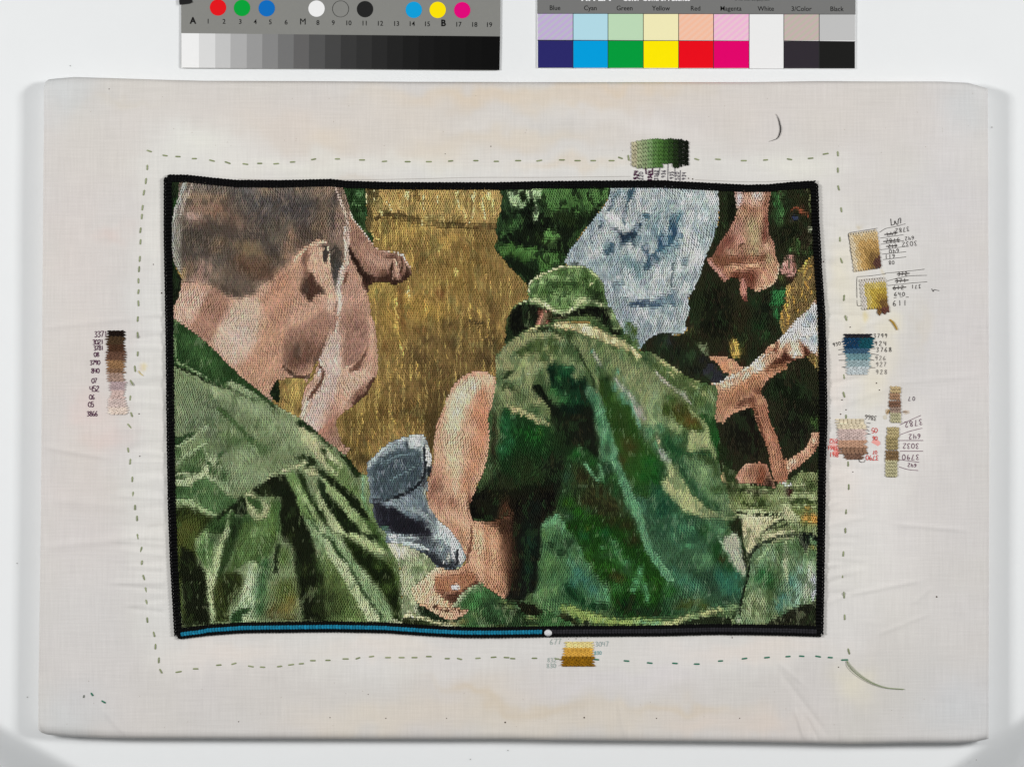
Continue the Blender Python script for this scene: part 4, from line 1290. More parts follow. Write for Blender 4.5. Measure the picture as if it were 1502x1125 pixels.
b 5E8E58 .9 500,380,60,90 450,450,40,80 460,150,40,60 560,420,60,60
b 6C9462 .9 480,640,60,90 520,820,50,60 440,760,30,60 580,640,30,60 400,690,30,40
b 1E3A24 .8 530,240,40,40 680,220,60,50 620,300,60,30 430,100,20,50
b 3A7A72 .9 820,540,80,80 900,620,60,80 760,470,60,60 720,580,50,60
b 5A9880 .8 690,360,20,60 800,300,20,60 860,420,40,50 1020,620,50,60 960,700,40,60 740,400,40,40
b 6CBE98 .8 1040,700,30,40 1020,620,20,30
b 0E3E20 .9 680,620,50,60 740,680,60,60 820,740,60,50 900,780,60,40
p 1E5212 10 660,60 740,0 1200,0 1280,100 1340,200 1380,300 1440,420 1502,480 1502,840 1300,880 1200,880 1080,780 1040,620 960,520 880,400 820,280 740,180
b 3A3A1C .9 1060,30,90,40 1200,60,70,60 1260,190,60,60
b 1E6A38 .9 1000,130,60,50 820,150,60,50
b 6A7A1E .7 860,85,24,24
b 2A5E16 .9 900,60,60,40 860,330,60,60 1000,440,90,60 1450,600,60,80
b 4A8C5C .95 1080,220,50,40,20 1110,300,60,60,40 1180,390,60,50,40 990,260,30,24
b 2E5A34 .8 1020,330,60,30 1200,480,60,50
b 4A3A16 .8 1130,540,50,40 1080,500,40,40
b 3A7A3E .8 1130,620,60,60 1100,600,40,40
b 62AC86 .9 1320,480,30,60 1280,560,40,50 1360,620,40,60 1380,700,30,50 1260,630,30,30
b 123A1A .9 1120,840,60,40 1250,740,70,50 1000,780,50,30 1180,760,50,50
b 1E3E24 .9 1400,820,90,50 1300,820,90,40 1480,780,30,40
p 8AA45C 4 600,780 650,750 680,760 760,810 840,820 880,840 960,850 1040,880 1160,900 1200,890 1300,870 1502,880 1502,930 1380,950 1260,950 1100,950 960,930 860,920 800,900 740,870 680,830 640,840
b 96B06A .8 700,800,50,24 900,880,60,24 1180,920,60,20
b 7AB49A .9 1340,920,60,24 1450,920,60,24
p 1C2814 4 600,860 660,840 740,880 820,930 900,945 1500,960 1500,1000 500,1000 560,930
b 4A5030 .8 640,870,50,30 740,920,60,20
p 161C18 8 160,100 420,60 440,200 420,400 400,560 380,660 330,640 290,720 130,720 150,600 200,440 220,260
b 1A3A2C .9 350,220,60,120 330,430,50,100
b 2A241A .8 200,600,40,100 230,400,40,80
@ 2 2
p 17150F 8 160,720 540,700 580,860 540,930 440,1050 420,1130 200,1130 190,950 150,860
b 1A2A24 .8 380,900,90,90
@ 2 3
b 1A3026 .8 330,80,80,80
clip *
@ 2 3
b 5E3E2A .75 150,250,60,260 130,-60,50,120
b 3A281C .6 210,380,50,260
@ 2 2
b 2A3018 .7 40,800,60,60 -60,900,60,60 300,640,120,50
# =========== bush hat
@ 2 1
R hat 5C7846 130,420 130,330 150,230 200,150 250,110 330,80 330,40 320,10 340,-61 400,-116 470,-156 560,-190 660,-211 780,-211 860,-190 920,-143 960,-95 1000,-27 1010,50 1040,150 1080,180 1110,260 1160,340 1165,400 1090,400 1060,370 1000,330 900,290 760,270 640,285 580,285 520,320 420,310 330,350 230,410 160,460 125,470
clip hat
p 14180E 3 165,200 240,130 330,125 430,150 500,180 560,215 620,225 700,200 780,165 880,145 960,155 1050,170 1065,260 1070,350 1160,360 1165,400 1060,380 1030,340 960,320 920,250 860,230 780,240 700,235 640,260 560,250 540,290 520,300 400,315 330,330 240,400 120,480 125,400 150,260
b 24301A .8 360,260,40,60
p B87860 4 420,180 480,180 510,220 500,300 450,320 400,310 430,240
b 5A2E20 .9 525,215,24,60 510,290,16,24 440,190,20,24
b CE9A88 .8 450,280,30,30 480,220,20,30
b 6A5A40 .8 600,250,60,16
b 586E3C .9 640,275,70,20 760,255,80,24 860,250,50,30 930,300,50,30 980,340,50,24
b A8B07E .8 1110,270,40,50 1130,330,30,24 1070,230,20,40
b 1A2412 .95 1130,385,50,24
p 66864A 6 330,60 340,-61 400,-116 470,-156 560,-190 660,-204 780,-204 860,-190 920,-143 960,-95 1000,-27 1000,90 860,90 700,200 620,210 540,160 440,100
b 7E9C60 .8 500,-102,60,40 720,-136,60,50 380,-27,40,50 640,60,80,40 760,100,60,40
b 4A6A30 .9 620,-150,80,40 840,-122,50,60 600,-41,90,30 740,-20,80,30 900,-41,60,50 480,20,60,30
b 2E4A1E .8 540,-51,40,20 880,20,50,50 740,-48,40,14 960,40,30,60 840,-82,40,20
b 9CB47A .8 560,-109,40,30 700,-116,40,30 440,-68,40,30
s 36502A 12 2 400,-61 440,-88 500,-82
s 36502A 12 2 600,-34 680,-54 740,-41
s 36502A 14 2 820,-41 880,10 960,40
s 3A5628 14 2 500,20 620,50 700,30
s CCC89C 26 4 340,30 330,-41 400,-102 480,-150 580,-190 680,-207 780,-207 850,-190
s B4B888 24 4 860,-170 920,-129 970,-82 990,-41
s C8CA9C 30 5 240,115 330,92 420,100 500,150 570,190 650,205 720,170 800,110 880,95 960,130 1040,160
b B8BC90 .8 800,90,90,24 420,105,60,24
b 26351A .9 930,60,60,40 970,100,30,20
s D8CCA0 12 2 900,-54 870,-41
s 4A5A2A 14 4 165,170 150,280 130,400
s B89848 10 3 250,110 190,160 150,240
clip *
# ------ foliage between hat, pale shirt and dark clothes
@ 2 1
p 55703C 4 1200,290 1240,285 1290,330 1290,430 1310,500 1260,480 1200,400 1180,340
clip *
@ Z
p 2A3A1C 3 530,60 575,80 600,180 620,240 570,230 545,180
s C4AC84 22 2 550,205 562,238
s 5E9A7C 30 3 60,120 110,240 160,350 200,470 250,590 310,680
s 2E5A3C 12 3 330,120 380,200 430,280 500,350
s 2E5A3C 8 2 340,120 420,105 500,120
p 26301C 2 575,425 632,398 640,440 648,520 668,570 668,655 655,600 625,500 600,460
p AEB4B0 3 545,500 610,465 640,540 660,615 655,660 600,610
s 7EA890 9 2 530,480 560,520 580,570
s 1E2A1C 7 1 668,560 676,600 665,680 645,760 630,840
s A4AE80 10 1 620,366 700,376 830,380
s 26301C 6 1 620,378 720,384 830,386
s 38481F 12 2 640,330 700,345 770,335
s 38481F 10 2 860,330 920,320 975,330
s 9AA674 12 2 800,310 870,305 960,295
s 9AA674 10 2 870,350 930,345 975,350
s 46582A 10 2 620,270 700,262 790,266
p C8953A 2 918,397 980,390 980,418 920,413
p C8953A 2 925,352 950,345 955,358 930,362
P 18201A 2 903,482 935,475 948,510 932,548 908,520
s 18201A 9 1 940,478 965,480 982,500
s C4CCD0 13 1 818,240 860,248
p 3A1A16 2 838,266 868,266 853,300
p 26291A 4 978,780 900,800 820,840 740,885 978,885
s A8B48C 16 3 840,500 835,600 850,680
s A8B4A0 22 4 950,620 940,700 930,780
s B0B4BE 12 2 968,680 965,770
s 8EA878 18 4 700,600 740,560 770,530
clip *
@ Q
clip forearm
p C4AEA2 5 330,352 350,322 352,400 340,470 305,505 288,495 300,440 325,400
p 9E7866 5 365,300 395,282 402,330 384,368 356,384 358,340
p 74503E 4 366,388 386,368 402,340 398,362 382,388
p C8A28C 5 345,402 380,388 408,372 408,398 378,428 352,462 336,470
s 5E3E30 8 2 414,402 396,430 372,452
b A06E58 .7 330,480,14,40,15
clip head
s 7E5C4A 9 3 345,262 340,298 328,328 313,354 305,374
s 5A3E30 7 2 246,380 270,398 298,396 308,380
b 704E3E .8 278,360,22,26 262,375,16,16
clip *
s BBA899 6 3 340,46 354,84 363,112 364,150 363,186 352,212 347,236
s CBBBB0 9 4 351,206 347,236 350,262 346,284
s C4B0A2 7 4 351,288 340,322 326,350 317,372 326,386
s 6A4838 5 1 312,378 319,392 313,410 300,428 290,444
s 3A261C 7 2 366,160 378,186 394,212 408,226
clip cap
p 4C5A64 4 408,572 430,545 470,530 500,535 503,570 490,600 455,620 430,625 412,605
s 6E828C 5 3 425,560 455,545 490,540
s 6A7E86 4 2 440,590 470,575 495,560
s 24282F 5 1 430,628 468,615 494,598 506,575 506,528
p D2D3D2 2 512,515 535,508 548,520 545,560 532,560 515,555
p 24282F 2 509,565 540,565 542,585 536,600 528,585 513,592
s 2A2E36 4 1 541,530 545,560 545,592
s DED4C6 5 1 551,530 555,560 549,596
p 2A2934 3 420,637 450,640 470,655 500,665 522,690 490,690 450,686 428,667
s B8C0C4 8 2 445,701 480,706 515,718
s 2E3038 7 2 470,713 510,729 535,745 562,751
s 8A949A 10 3 470,640 500,650 525,672
p BCC4C8 4 530,650 550,670 570,705 578,735 560,720 545,705 530,690
s E2E2DE 5 1 555,706 560,736
s E2E2DE 5 1 574,716 570,742
s 30333A 5 1 566,720 566,745
clip crouching_shirt
b 22401F .75 750,520,30,40 700,580,40,26
b 2E3A1E .7 655,600,40,20 690,560,30,20
clip *
'''
GAIN_MU = 0.50
THREAD = attr_mat('cotton_thread', .55, .07)
def vnoise(x, y, fx, fy, seed):
    g = np.random.default_rng(seed).random((256, 256)); a = x*fx+1000; b = y*fy+1000; i, j = np.floor(a).astype(int), np.floor(b).astype(int)
    u_, v_ = a-i, b-j; u_ = u_*u_*(3-2*u_); v_ = v_*v_*(3-2*v_); i0, i1, j0, j1 = i & 255, (i+1) & 255, j & 255, (j+1) & 255
    return (g[j0, i0]*(1-u_)*(1-v_)+g[j0, i1]*u_*(1-v_)+g[j1, i0]*(1-u_)*v_+g[j1, i1]*u_*v_)*2-1
# ------------------------------------------------------------------ the paper on the table
def smooth(t): t = np.clip(t, 0, 1); return t*t*(3-2*t)
def corner_shade_bend(px, py):
    # paper shaped downward at the two near corners so the slopes render as shadow
    d1 = (px*.46 + (py-1058)*1.0 - 2 - .00035*(px)**2*0)/1.10
    d1 = d1 - 8
    q = 1502-px
    d2 = (q*-.62 + (py-1046)*1.0)/1.17*1.0
    dl = ((py-1058) - px*.55)/1.14
    dr = ((py-1044) - q*.70)/1.22
    f = lambda d: smooth(d/100)*125 + np.clip(d-30, 0, 400)*.05
    return -(f(dl)*(px < 751) + f(dr)*(px >= 751))*S
xs = np.concatenate([np.linspace(-1200, -10, 24), np.linspace(0, 300, 61), np.linspace(310, 1190, 20), np.linspace(1202, 1502, 61), np.linspace(1512, 2700, 24)])
ys = np.concatenate([np.linspace(-1200, 950, 26), np.linspace(960, 1200, 70), np.linspace(1210, 2300, 20)])
gx, gy = np.meshgrid(xs, ys)
z = corner_shade_bend(gx, gy) + .00012*np.sin(gx*.011+1)*np.sin(gy*.013)
k = S*H/(H-T)
V = np.stack([(gx-751)*k, -(gy-562.5)*k, z], -1).reshape(-1, 3)
nx, ny = len(xs), len(ys)
def gridfaces(nx, ny):
    i = (np.arange(ny-1)[:, None]*nx+np.arange(nx-1)[None]).ravel()
    return np.stack([i, i+nx, i+nx+1, i+1], 1)
paper = plain('white_paper', 'E9EBEC', .75, .2, .012, 60)
o = link('table_paper', mesh_np('table_paper', V, gridfaces(nx, ny)), paper, kind='structure')

# ------------------------------------------------------------------ the stretched linen
TOPC = np.array([(64, 131), (66, 121), (71, 117), (84, 115.5), (110, 113.5), (160, 115), (240, 117.5), (300, 119), (450, 119.5), (600, 120.5), (800, 121), (1100, 121), (1200, 119.5), (1300, 120), (1380, 120), (1420, 122), (1436, 126.5), (1449, 130.5)])
BOTC = np.array([(56, 1069), (60, 1074), (70, 1077), (100, 1080), (160, 1082), (300, 1082.5), (450, 1083), (600, 1083.5), (750, 1083.5), (820, 1085), (900, 1085.5), (1000, 1086.5), (1100, 1087.5), (1250, 1090.5), (1340, 1089), (1400, 1089), (1430, 1087.5), (1450, 1083)])
LEFC = np.array([(64, 131), (64.5, 180), (63.5, 260), (62.5, 400), (61, 600), (60, 760), (58, 900), (56.5, 1000), (56, 1069)])
RIGC = np.array([(1449, 130.5), (1449.5, 250), (1450, 450), (1451, 650), (1450.5, 850), (1450, 1000), (1450, 1083)])
NX, NY = 560, 396
u = np.linspace(0, 1, NX); v = np.linspace(0, 1, NY)
def curve(C, t, ax):
    lo, hi = C[0, ax], C[-1, ax]; q = lo+(hi-lo)*t
    return np.stack([np.interp(q, C[:, ax], C[:, 0]), np.interp(q, C[:, ax], C[:, 1])], -1)
ct, cb = curve(TOPC, u, 0), curve(BOTC, u, 0); cl, cr = curve(LEFC, v, 1), curve(RIGC, v, 1)
U, Vv = u[None, :, None], v[:, None, None]
P = (1-Vv)*ct[None]+Vv*cb[None]+(1-U)*cl[:, None]+U*cr[:, None]-((1-U)*(1-Vv)*ct[0]+U*(1-Vv)*ct[-1]+(1-U)*Vv*cb[0]+U*Vv*cb[-1])
PX, PY = P[..., 0], P[..., 1]
# relief: broad slackness, puckers pulled out of the dense stitching, folds near the hem
hgt = np.zeros_like(PX)
def ridge(x0, y0, x1, y1, w, a):
    global hgt
    dx, dy = x1-x0, y1-y0; L = math.hypot(dx, dy); dx /= L; dy /= L
    s = (PX-x0)*dx+(PY-y0)*dy; t = -(PX-x0)*dy+(PY-y0)*dx
    hgt += a*np.exp(-(t/w)**2)*np.exp(-np.maximum(np.maximum(-s, s-L), 0)**2/(L*.25)**2)
r = random.Random(3)
for y in range(470, 905, 11):
    yy = y+r.uniform(-4, 4); ridge(250, yy, 250-r.uniform(25, 75), yy+r.uniform(-7, 5), r.uniform(2.5, 5), r.choice([-1, 1])*r.uniform(.10, .34))
for y in range(330, 900, 10):
    yy = y+r.uniform(-4, 4); ridge(1206, yy, 1206+r.uniform(18, 60), yy-r.uniform(-4, 14), r.uniform(2.5, 5), r.choice([-1, 1])*r.uniform(.08, .30))
for x in range(270, 1190, 14):
    xx = x+r.uniform(-4, 4); ridge(xx, 936, xx+r.uniform(-6, 6), 936+r.uniform(10, 40), r.uniform(3, 6), r.choice([-1, 1])*r.uniform(.03, .12))
    ridge(xx, 262, xx+r.uniform(-6, 6), 262-r.uniform(10, 30), r.uniform(3, 6), r.choice([-1, 1])*r.uniform(.02, .08))
for a in [(70, 480, 230, 462, 5, .3), (64, 655, 140, 668, 4, .35), (90, 800, 200, 788, 6, .3), (100, 735, 190, 745, 8, .3), (1155, 1000, 1200, 1060, 4, -.3),
          (910, 1040, 918, 1086, 4, .35), (1170, 1050, 1182, 1088, 3, .5), (1186, 1058, 1200, 1088, 3, -.4), (1225, 985, 1235, 1080, 5, .25), (1330, 770, 1400, 776, 3, .3), (1255, 870, 1330, 855, 3, .35),
          (1300, 925, 1350, 905, 3, .25), (1345, 880, 1362, 865, 3, .25), (1150, 978, 1175, 1000, 3, .2), (160, 1050, 190, 1085, 4, .3), (800, 925, 810, 1000, 7, .15), (140, 640, 330, 640, 20, .12),
          (1215, 500, 1290, 470, 4, .22), (1215, 600, 1300, 570, 4, .22), (1215, 690, 1290, 680, 4, .22), (1262, 640, 1300, 660, 5, .15), (70, 300, 160, 240, 14, .12), (60, 120, 64, 1070, 6, -.2), (1330, 560, 1420, 552, 4, .2)]:
    ridge(*a)
hgt += .10*np.sin(PX*.017+np.sin(PY*.011)*1.5)+.08*np.sin(PY*.021+PX*.006)
inner = ((PX > 238) & (PX < 1215) & (PY > 252) & (PY < 938))
D = np.minimum(np.minimum(np.hypot(PX-cl[:, None, 0], 0), np.hypot(PX-cr[:, None, 0], 0)), np.minimum(np.abs(PY-ct[None, :, 1]), np.abs(PY-cb[None, :, 1])))
Dh = np.minimum(PX-cl[:, None, 0], cr[:, None, 0]-PX)
Dv = np.minimum(PY-ct[None, :, 1], cb[None, :, 1]-PY)
edge = np.clip(np.minimum(Dh, Dv)/14, 0, 1)
inx = np.clip(np.minimum(np.minimum(PX-238, 1215-PX), np.minimum(PY-252, 938-PY))/6, 0, 1)
hm = hgt*1e-3*2.0*edge*(1-inx)
rr = 11.0; 
def roll(d, rr): d = np.clip(d, 0, rr); return (np.sqrt(np.maximum(rr*rr-(rr-d)**2, 0))-rr)*S
zc = T+hm+roll(Dh, 5.0)*.8+roll(Dv, rr+5*np.exp(-((PX-100)/60)**2))*.9
ZG = zc
def cloth_z(px, py):
    px, py = np.asarray(px, float), np.asarray(py, float)
    fx = np.clip((px-60)/(1450-60), 0, .9999)*(NX-1); fy = np.clip((py-118)/(1085-118), 0, .9999)*(NY-1)
    i, j = fx.astype(int), fy.astype(int); a, b = fx-i, fy-j
    return ZG[j, i]*(1-a)*(1-b)+ZG[j, i+1]*a*(1-b)+ZG[j+1, i]*(1-a)*b+ZG[j+1, i+1]*a*b
# colour of the linen: washed, tea-toned and scorched areas
lc = Canvas(50, 105, 1410, 990, 'D8D4D0', .5)
lc.run('''
@ S
b DDD6D0 .8 300,170,260,70 1100,160,260,70
b DDD5D0 .8 110,420,60,200 150,560,60,120 130,700,50,120
b DAD6D5 .8 120,900,80,140 1400,300,70,200 1390,700,60,300
b D3D5D6 .8 90,130,60,50 90,1050,60,40 1420,1040,70,60 1430,150,50,60
p E0DDD9 50 255,180 330,188 410,196 415,215 520,222 620,225 700,212 800,222 1000,215 1120,225 1228,222 1250,320 1320,330 1340,420 1300,540 1330,700 1280,900 1255,965 1100,990 900,985 700,1000 400,985 250,985 205,960 195,800 180,740 190,600 196,400 205,230
b E3E1DC .8 235,400,30,160 225,620,30,140 232,800,30,120 720,246,400,16
b E6E4DC .9 300,210,50,30 450,250,120,20 620,235,60,20 1180,240,60,20
b E0D5C6 .8 470,205,60,24 640,215,80,24 760,200,120,16 840,240,80,10
b E0D1BE .9 800,150,160,12 700,140,140,12 900,130,120,10
b E2DDD8 .8 860,165,90,14,8 980,190,80,16,20 700,180,60,12
b DFD6CC .7 600,170,80,30 420,180,60,30
b DFD6CA .9 700,1045,180,26 560,1060,120,20 860,1055,120,20 740,1010,90,20
b D9CAB4 .6 700,1020,60,8,20 800,1035,80,8 1000,1040,90,8
b DEDADA .8 860,1005,120,20 940,990,80,14
b E2D6CB .8 1120,1060,60,20 1020,1060,60,20
b E6DFCD .8 1255,480,34,60 1240,400,26,60 1290,560,30,50 1310,480,14,40 1260,1000,30,30
b E9DFD6 .7 1225,560,16,60 1240,700,30,60 1100,950,120,16
b E6E2DE .8 1290,800,60,120 1340,640,40,60
b D8D0C4 .5 190,150,40,6 1350,480,10,30 520,270,60,4
b E8E0D8 .8 330,962,80,20 560,950,90,14
b C9B995 .5 1262,322,6,4,20 1299,391,6,3,30
b E2CCC4 .4 165,345,20,12 130,600,26,26 150,640,20,16
b D6B9A0 .4 203,547,3,3 1280,375,4,4
b E2D2A0 .7 207,546,5,4,30 1277,465,7,9 1274,458,4,4
''')
fx = np.clip(((PX-50)*.5).astype(int), 0, lc.w-1); fy = np.clip(((PY-105)*.5).astype(int), 0, lc.h-1)
lw = lambda q, s_: vnoise(PX.ravel(), PY.ravel(), 1/q, 1/q, s_).reshape(PX.shape)
fx = np.clip(((PX-50+14*lw(40., 51)+7*lw(15., 52))*.5).astype(int), 0, lc.w-1); fy = np.clip(((PY-105+12*lw(36., 53)+6*lw(14., 54))*.5).astype(int), 0, lc.h-1)
col = lin(lc.c[fy, fx].astype(float))*(.965+.016*lw(70., 55)+.012*lw(22., 56))[..., None]*np.stack([1+.010*lw(90., 57), np.ones_like(PX), 1-.012*lw(60., 58)], -1)
kk = S*(H-zc)/(H-T)
V = np.stack([(PX-751)*kk, -(PY-562.5)*kk, zc], -1).reshape(-1, 3); C = col.reshape(-1, 3)
F = gridfaces(NX, NY)
# sides, down to the table
rim = np.concatenate([np.arange(NX), np.arange(1, NY)*NX+NX-1, (NY-1)*NX+np.arange(NX-2, -1, -1), np.arange(NY-2, 0, -1)*NX])
R0 = V[rim]; n0 = len(V)
R1 = R0*[.9975, .9975, 1]; R1[:, 2] = T*.45; R2 = R0*[.997, .997, 1]; R2[:, 2] = .0006
V = np.concatenate([V, R1, R2]); C = np.concatenate([C, C[rim], C[rim]])
m = len(rim); a = np.arange(m); b = (a+1) % m
F = np.concatenate([F, np.stack([rim[a], rim[b], n0+b, n0+a], 1), np.stack([n0+a, n0+b, n0+m+b, n0+m+a], 1)])
linen, nt, bs = mat_new('linen', .9, .1)
at = nt.nodes.new('ShaderNodeAttribute'); at.attribute_name = 'thread'
tc = nt.nodes.new('ShaderNodeTexCoord'); mul = None
def streak(sx, sy, amp, sc=1):
    mp = nt.nodes.new('ShaderNodeMapping'); mp.inputs['Scale'].default_value = (sx, sy, 1)
    n = nt.nodes.new('ShaderNodeTexNoise'); n.inputs['Scale'].default_value = sc; n.inputs['Detail'].default_value = 3
    rg = nt.nodes.new('ShaderNodeMapRange'); rg.inputs[1].default_value = .25; rg.inputs[2].default_value = .75
    rg.inputs[3].default_value = 1-amp; rg.inputs[4].default_value = 1+amp
    nt.links.new(tc.outputs['Object'], mp.inputs['Vector']); nt.links.new(mp.outputs[0], n.inputs['Vector']); nt.links.new(n.outputs[0], rg.inputs[0]); return rg.outputs[0]
outs = [streak(1000, 50, .040), streak(45, 1000, .036), streak(1400, 1400, .03), streak(14, 14, .012)]
cur = outs[0]
for q in outs[1:]:
    mm = nt.nodes.new('ShaderNodeMath'); mm.operation = 'MULTIPLY'; nt.links.new(cur, mm.inputs[0]); nt.links.new(q, mm.inputs[1]); cur = mm.outputs[0]
sc_ = nt.nodes.new('ShaderNodeVectorMath'); sc_.operation = 'SCALE'
nt.links.new(at.outputs['Color'], sc_.inputs[0]); nt.links.new(cur, sc_.inputs['Scale']); nt.links.new(sc_.outputs[0], bs.inputs['Base Color'])
bp = nt.nodes.new('ShaderNodeBump'); bp.inputs['Strength'].default_value = .25; bp.inputs['Distance'].default_value = .0002
nt.links.new(cur, bp.inputs['Height']); nt.links.new(bp.outputs[0], bs.inputs['Normal'])
EMB = empty('embroidery', W(751, 600, 0), 'large embroidery of crouching men in green, black-bordered, on stretched off-white linen', 'embroidery')
link('linen_cloth', mesh_np('linen_cloth', V, F, C), linen, EMB, label='off-white linen stretched over a board, with creases and tea-coloured stains')

# ------------------------------------------------------------------ stitches
def stitch_mesh(name, cx, cy, L, Wd, ang, col, z0, h=.00042, flat=.6):
    cx, cy, L, Wd, ang = [np.broadcast_to(np.asarray(q, float), np.shape(cx)).astype(float) for q in (cx, cy, L, Wd, ang)]
    n = len(cx); z0 = np.broadcast_to(z0, (n,)); hh = np.broadcast_to(h, (n,))
    t = np.array([-.5, -.27, .27, .5]); wf = np.array([.10, 1, 1, .10]); pf = np.array([-2.0, .85, .85, -2.0]); s = np.array([-1, 0, 1]); sf = np.array([-.95, 0, -.95])
    ux, uy = np.sin(ang), np.cos(ang)               # along (pattern y down)
    X = cx[:, None, None]+ux[:, None, None]*L[:, None, None]*t[None, :, None]+uy[:, None, None]*Wd[:, None, None]*.5*wf[None, :, None]*s[None, None]
    Y = cy[:, None, None]+uy[:, None, None]*L[:, None, None]*t[None, :, None]-ux[:, None, None]*Wd[:, None, None]*.5*wf[None, :, None]*s[None, None]
    Z = z0[:, None, None]+hh[:, None, None]*(pf[None, :, None]+sf[None, None]*1.0)
    k = S*(H-Z)/(H-T)
    V = np.stack([(X-751)*k, -(Y-562.5)*k, Z], -1).reshape(-1, 3)
    q = []
    for i in range(3):
        for j in range(2): q.append([i*3+j, i*3+j+1, (i+1)*3+j+1, (i+1)*3+j])
    F = (np.arange(n)[:, None, None]*12+np.array(q)[None]).reshape(-1, 4)
    C = np.repeat(col, 12, axis=0)
    return mesh_np(name, V, F, C)

def shade_patches(x, y, lab):
    nm = np.array(cv.names)[lab]
    a = np.select([nm == 'wall', np.isin(nm, ['crouching_shirt', 'ground', 'camouflage', 'leaves']), np.isin(nm, ['shirt', 'pale_shirt', 'cap', 'hat', 'dark_clothes'])], [.24, .22, .16], .07)
    fine = vnoise(x, y, 1/4.2, 1/13., 1)*.6+vnoise(x, y, 1/9., 1/16., 2)*.5+vnoise(x, y, 1/24., 1/30., 3)*.35
    st = np.maximum(vnoise(x, y, 1/3.3, 1/30., 4)-.35, 0)*1.6*(nm == 'wall')
    return np.exp(a*np.where(nm == 'wall', fine, .55*np.tanh(2.6*fine))+.75*st*.6)
cv = Canvas(AX0, AY0, AW, AH, '444444'); cv.run(ART)
def sample(px, py):
    i = np.clip((px-AX0).astype(int), 0, cv.w-1); j = np.clip((py-AY0).astype(int), 0, cv.h-1)
    return cv.c[j, i].astype(float), cv.lab[j, i]
FRAME_L = [(246, 261), (246, 300), (246, 350), (248, 450), (249.5, 560), (250.5, 650), (252, 740), (255, 820), (259, 890), (261.5, 932)]
FRAME_T = [(246, 261.5), (275, 262), (306, 265.5), (346, 269.5), (406, 270), (485, 268), (505, 270.5), (563, 272.5), (640, 273), (730, 273), (786, 271.5), (886, 270.5), (970, 270), (1043, 274), (1093, 276.5), (1126, 276), (1160, 272.5), (1196, 270.5)]
FRAME_R = [(1195, 270.5), (1196.5, 320), (1201, 400), (1205.5, 460), (1207.5, 540), (1208.5, 620), (1206.5, 680), (1205.5, 760), (1204, 850), (1202.5, 930)]
FRAME_B = [(261, 930), (306, 924.5), (356, 921), (490, 919.5), (563, 921), (630, 925.5), (680, 928), (730, 928), (820, 926.5), (970, 925.5), (1043, 923.5), (1110, 924), (1160, 925), (1204, 926.5)]
def lerp_poly(Q, t, ax):
    Q = np.array(Q); return np.interp(t, Q[:, ax], Q[:, 1-ax])
py_, px_ = [], []
cols = np.arange(238, 1216, 1.62); RP = 7.2
A, B = [], []
for i, x in enumerate(cols):
    y = np.arange(256+(RP/2 if i & 1 else 0), 930, RP)
    A.append(np.full(len(y), x)); B.append(y)
sx, sy = np.concatenate(A), np.concatenate(B)
n = len(sx)
ph1 = 2.6*np.sin(sx*.031)+1.7*np.sin(sx*.0123+1); ph2 = 2.2*np.sin(sx*.022+2)
w1, w2 = 2*math.pi/46, 2*math.pi/83
dxw = 1.9*np.sin(w1*sy+ph1)+2.8*np.sin(w2*sy+ph2)
slope = 1.9*w1*np.cos(w1*sy+ph1)+2.8*w2*np.cos(w2*sy+ph2)
sx = sx+dxw; ang = np.arctan(slope)+RNG.normal(0, .07, n)
sx = sx+RNG.normal(0, .16, n); sy = sy+RNG.normal(0, .32, n)+1.2*np.sin(sx*.05)*np.sin(sy*.03)
ok = (sx > lerp_poly(FRAME_L, sy, 1)+1) & (sx < lerp_poly(FRAME_R, sy, 1)-1) & (sy > lerp_poly(FRAME_T, sx, 0)+2) & (sy < lerp_poly(FRAME_B, sx, 0)-7)
sx, sy, ang = sx[ok], sy[ok], ang[ok]; n = len(sx)
# where the design changes within one stitch, the stitch is worked as two short ones
ca, la = sample(sx-np.sin(ang)*1.9, sy-1.9); cb2, lb = sample(sx+np.sin(ang)*1.9, sy+1.9)
two = (np.abs(ca-cb2).max(1) > .085) | (la != lb)
L = RP*RNG.uniform(.90, 1.02, n)
hx, hy, ha, hL = sx[two], sy[two], ang[two], L[two]
sx = np.concatenate([sx[~two], hx-np.sin(ha)*hL/4, hx+np.sin(ha)*hL/4]); sy = np.concatenate([sy[~two], hy-hL/4, hy+hL/4])
ang = np.concatenate([ang[~two], ha, ha]); L = np.concatenate([L[~two], hL*.56, hL*.56]); n = len(sx)
lab0 = sample(sx, sy)[1]
nmv = np.array(cv.names)[lab0]
cloth_ = np.isin(nmv, ['crouching_shirt', 'camouflage', 'leaves', 'ground', 'pale_shirt', 'cap', 'hat', 'dark_clothes'])
wa = np.where(nmv == 'cap', .2, 1.0)*np.where(np.isin(nmv, ['ground', 'hat', 'cap']), .25, np.where(np.isin(nmv, ['pale_shirt', 'crouching_shirt']), .5, 1.0))*np.where(cloth_, 1.0, np.where(nmv == 'wall', .7, .35))
wx = wa*(4.5*vnoise(sx, sy, 1/7., 1/12., 21)+2.5*vnoise(sx, sy, 1/3.5, 1/8., 22)); wy = wa*(6.*vnoise(sx, sy, 1/5., 1/11., 23))
qx, qy = sx+wx+RNG.normal(0, .4, n), sy+wy+RNG.normal(0, .9, n)
c, lab = sample(qx, qy)
bad = lab != lab0; c0, _ = sample(sx, sy); c[bad] = c0[bad]
def toward(mask, h, amt):
    c[mask] += (hex3(h)-c[mask])*amt
n1 = vnoise(sx, sy, 1/6., 1/11., 31)+.5*vnoise(sx, sy, 1/14., 1/20., 32); n2 = vnoise(sx, sy, 1/5., 1/9., 33)+.5*vnoise(sx, sy, 1/16., 1/18., 34)
q_ = nmv == 'pale_shirt'; c[q_] *= [.97, .965, .93]; toward(q_ & (n1 > .6), '7A909A', .4); toward(q_ & (n1 < -.5), 'C6C9C9', .45); toward(q_ & (n2 > .7), '8A8E96', .5)
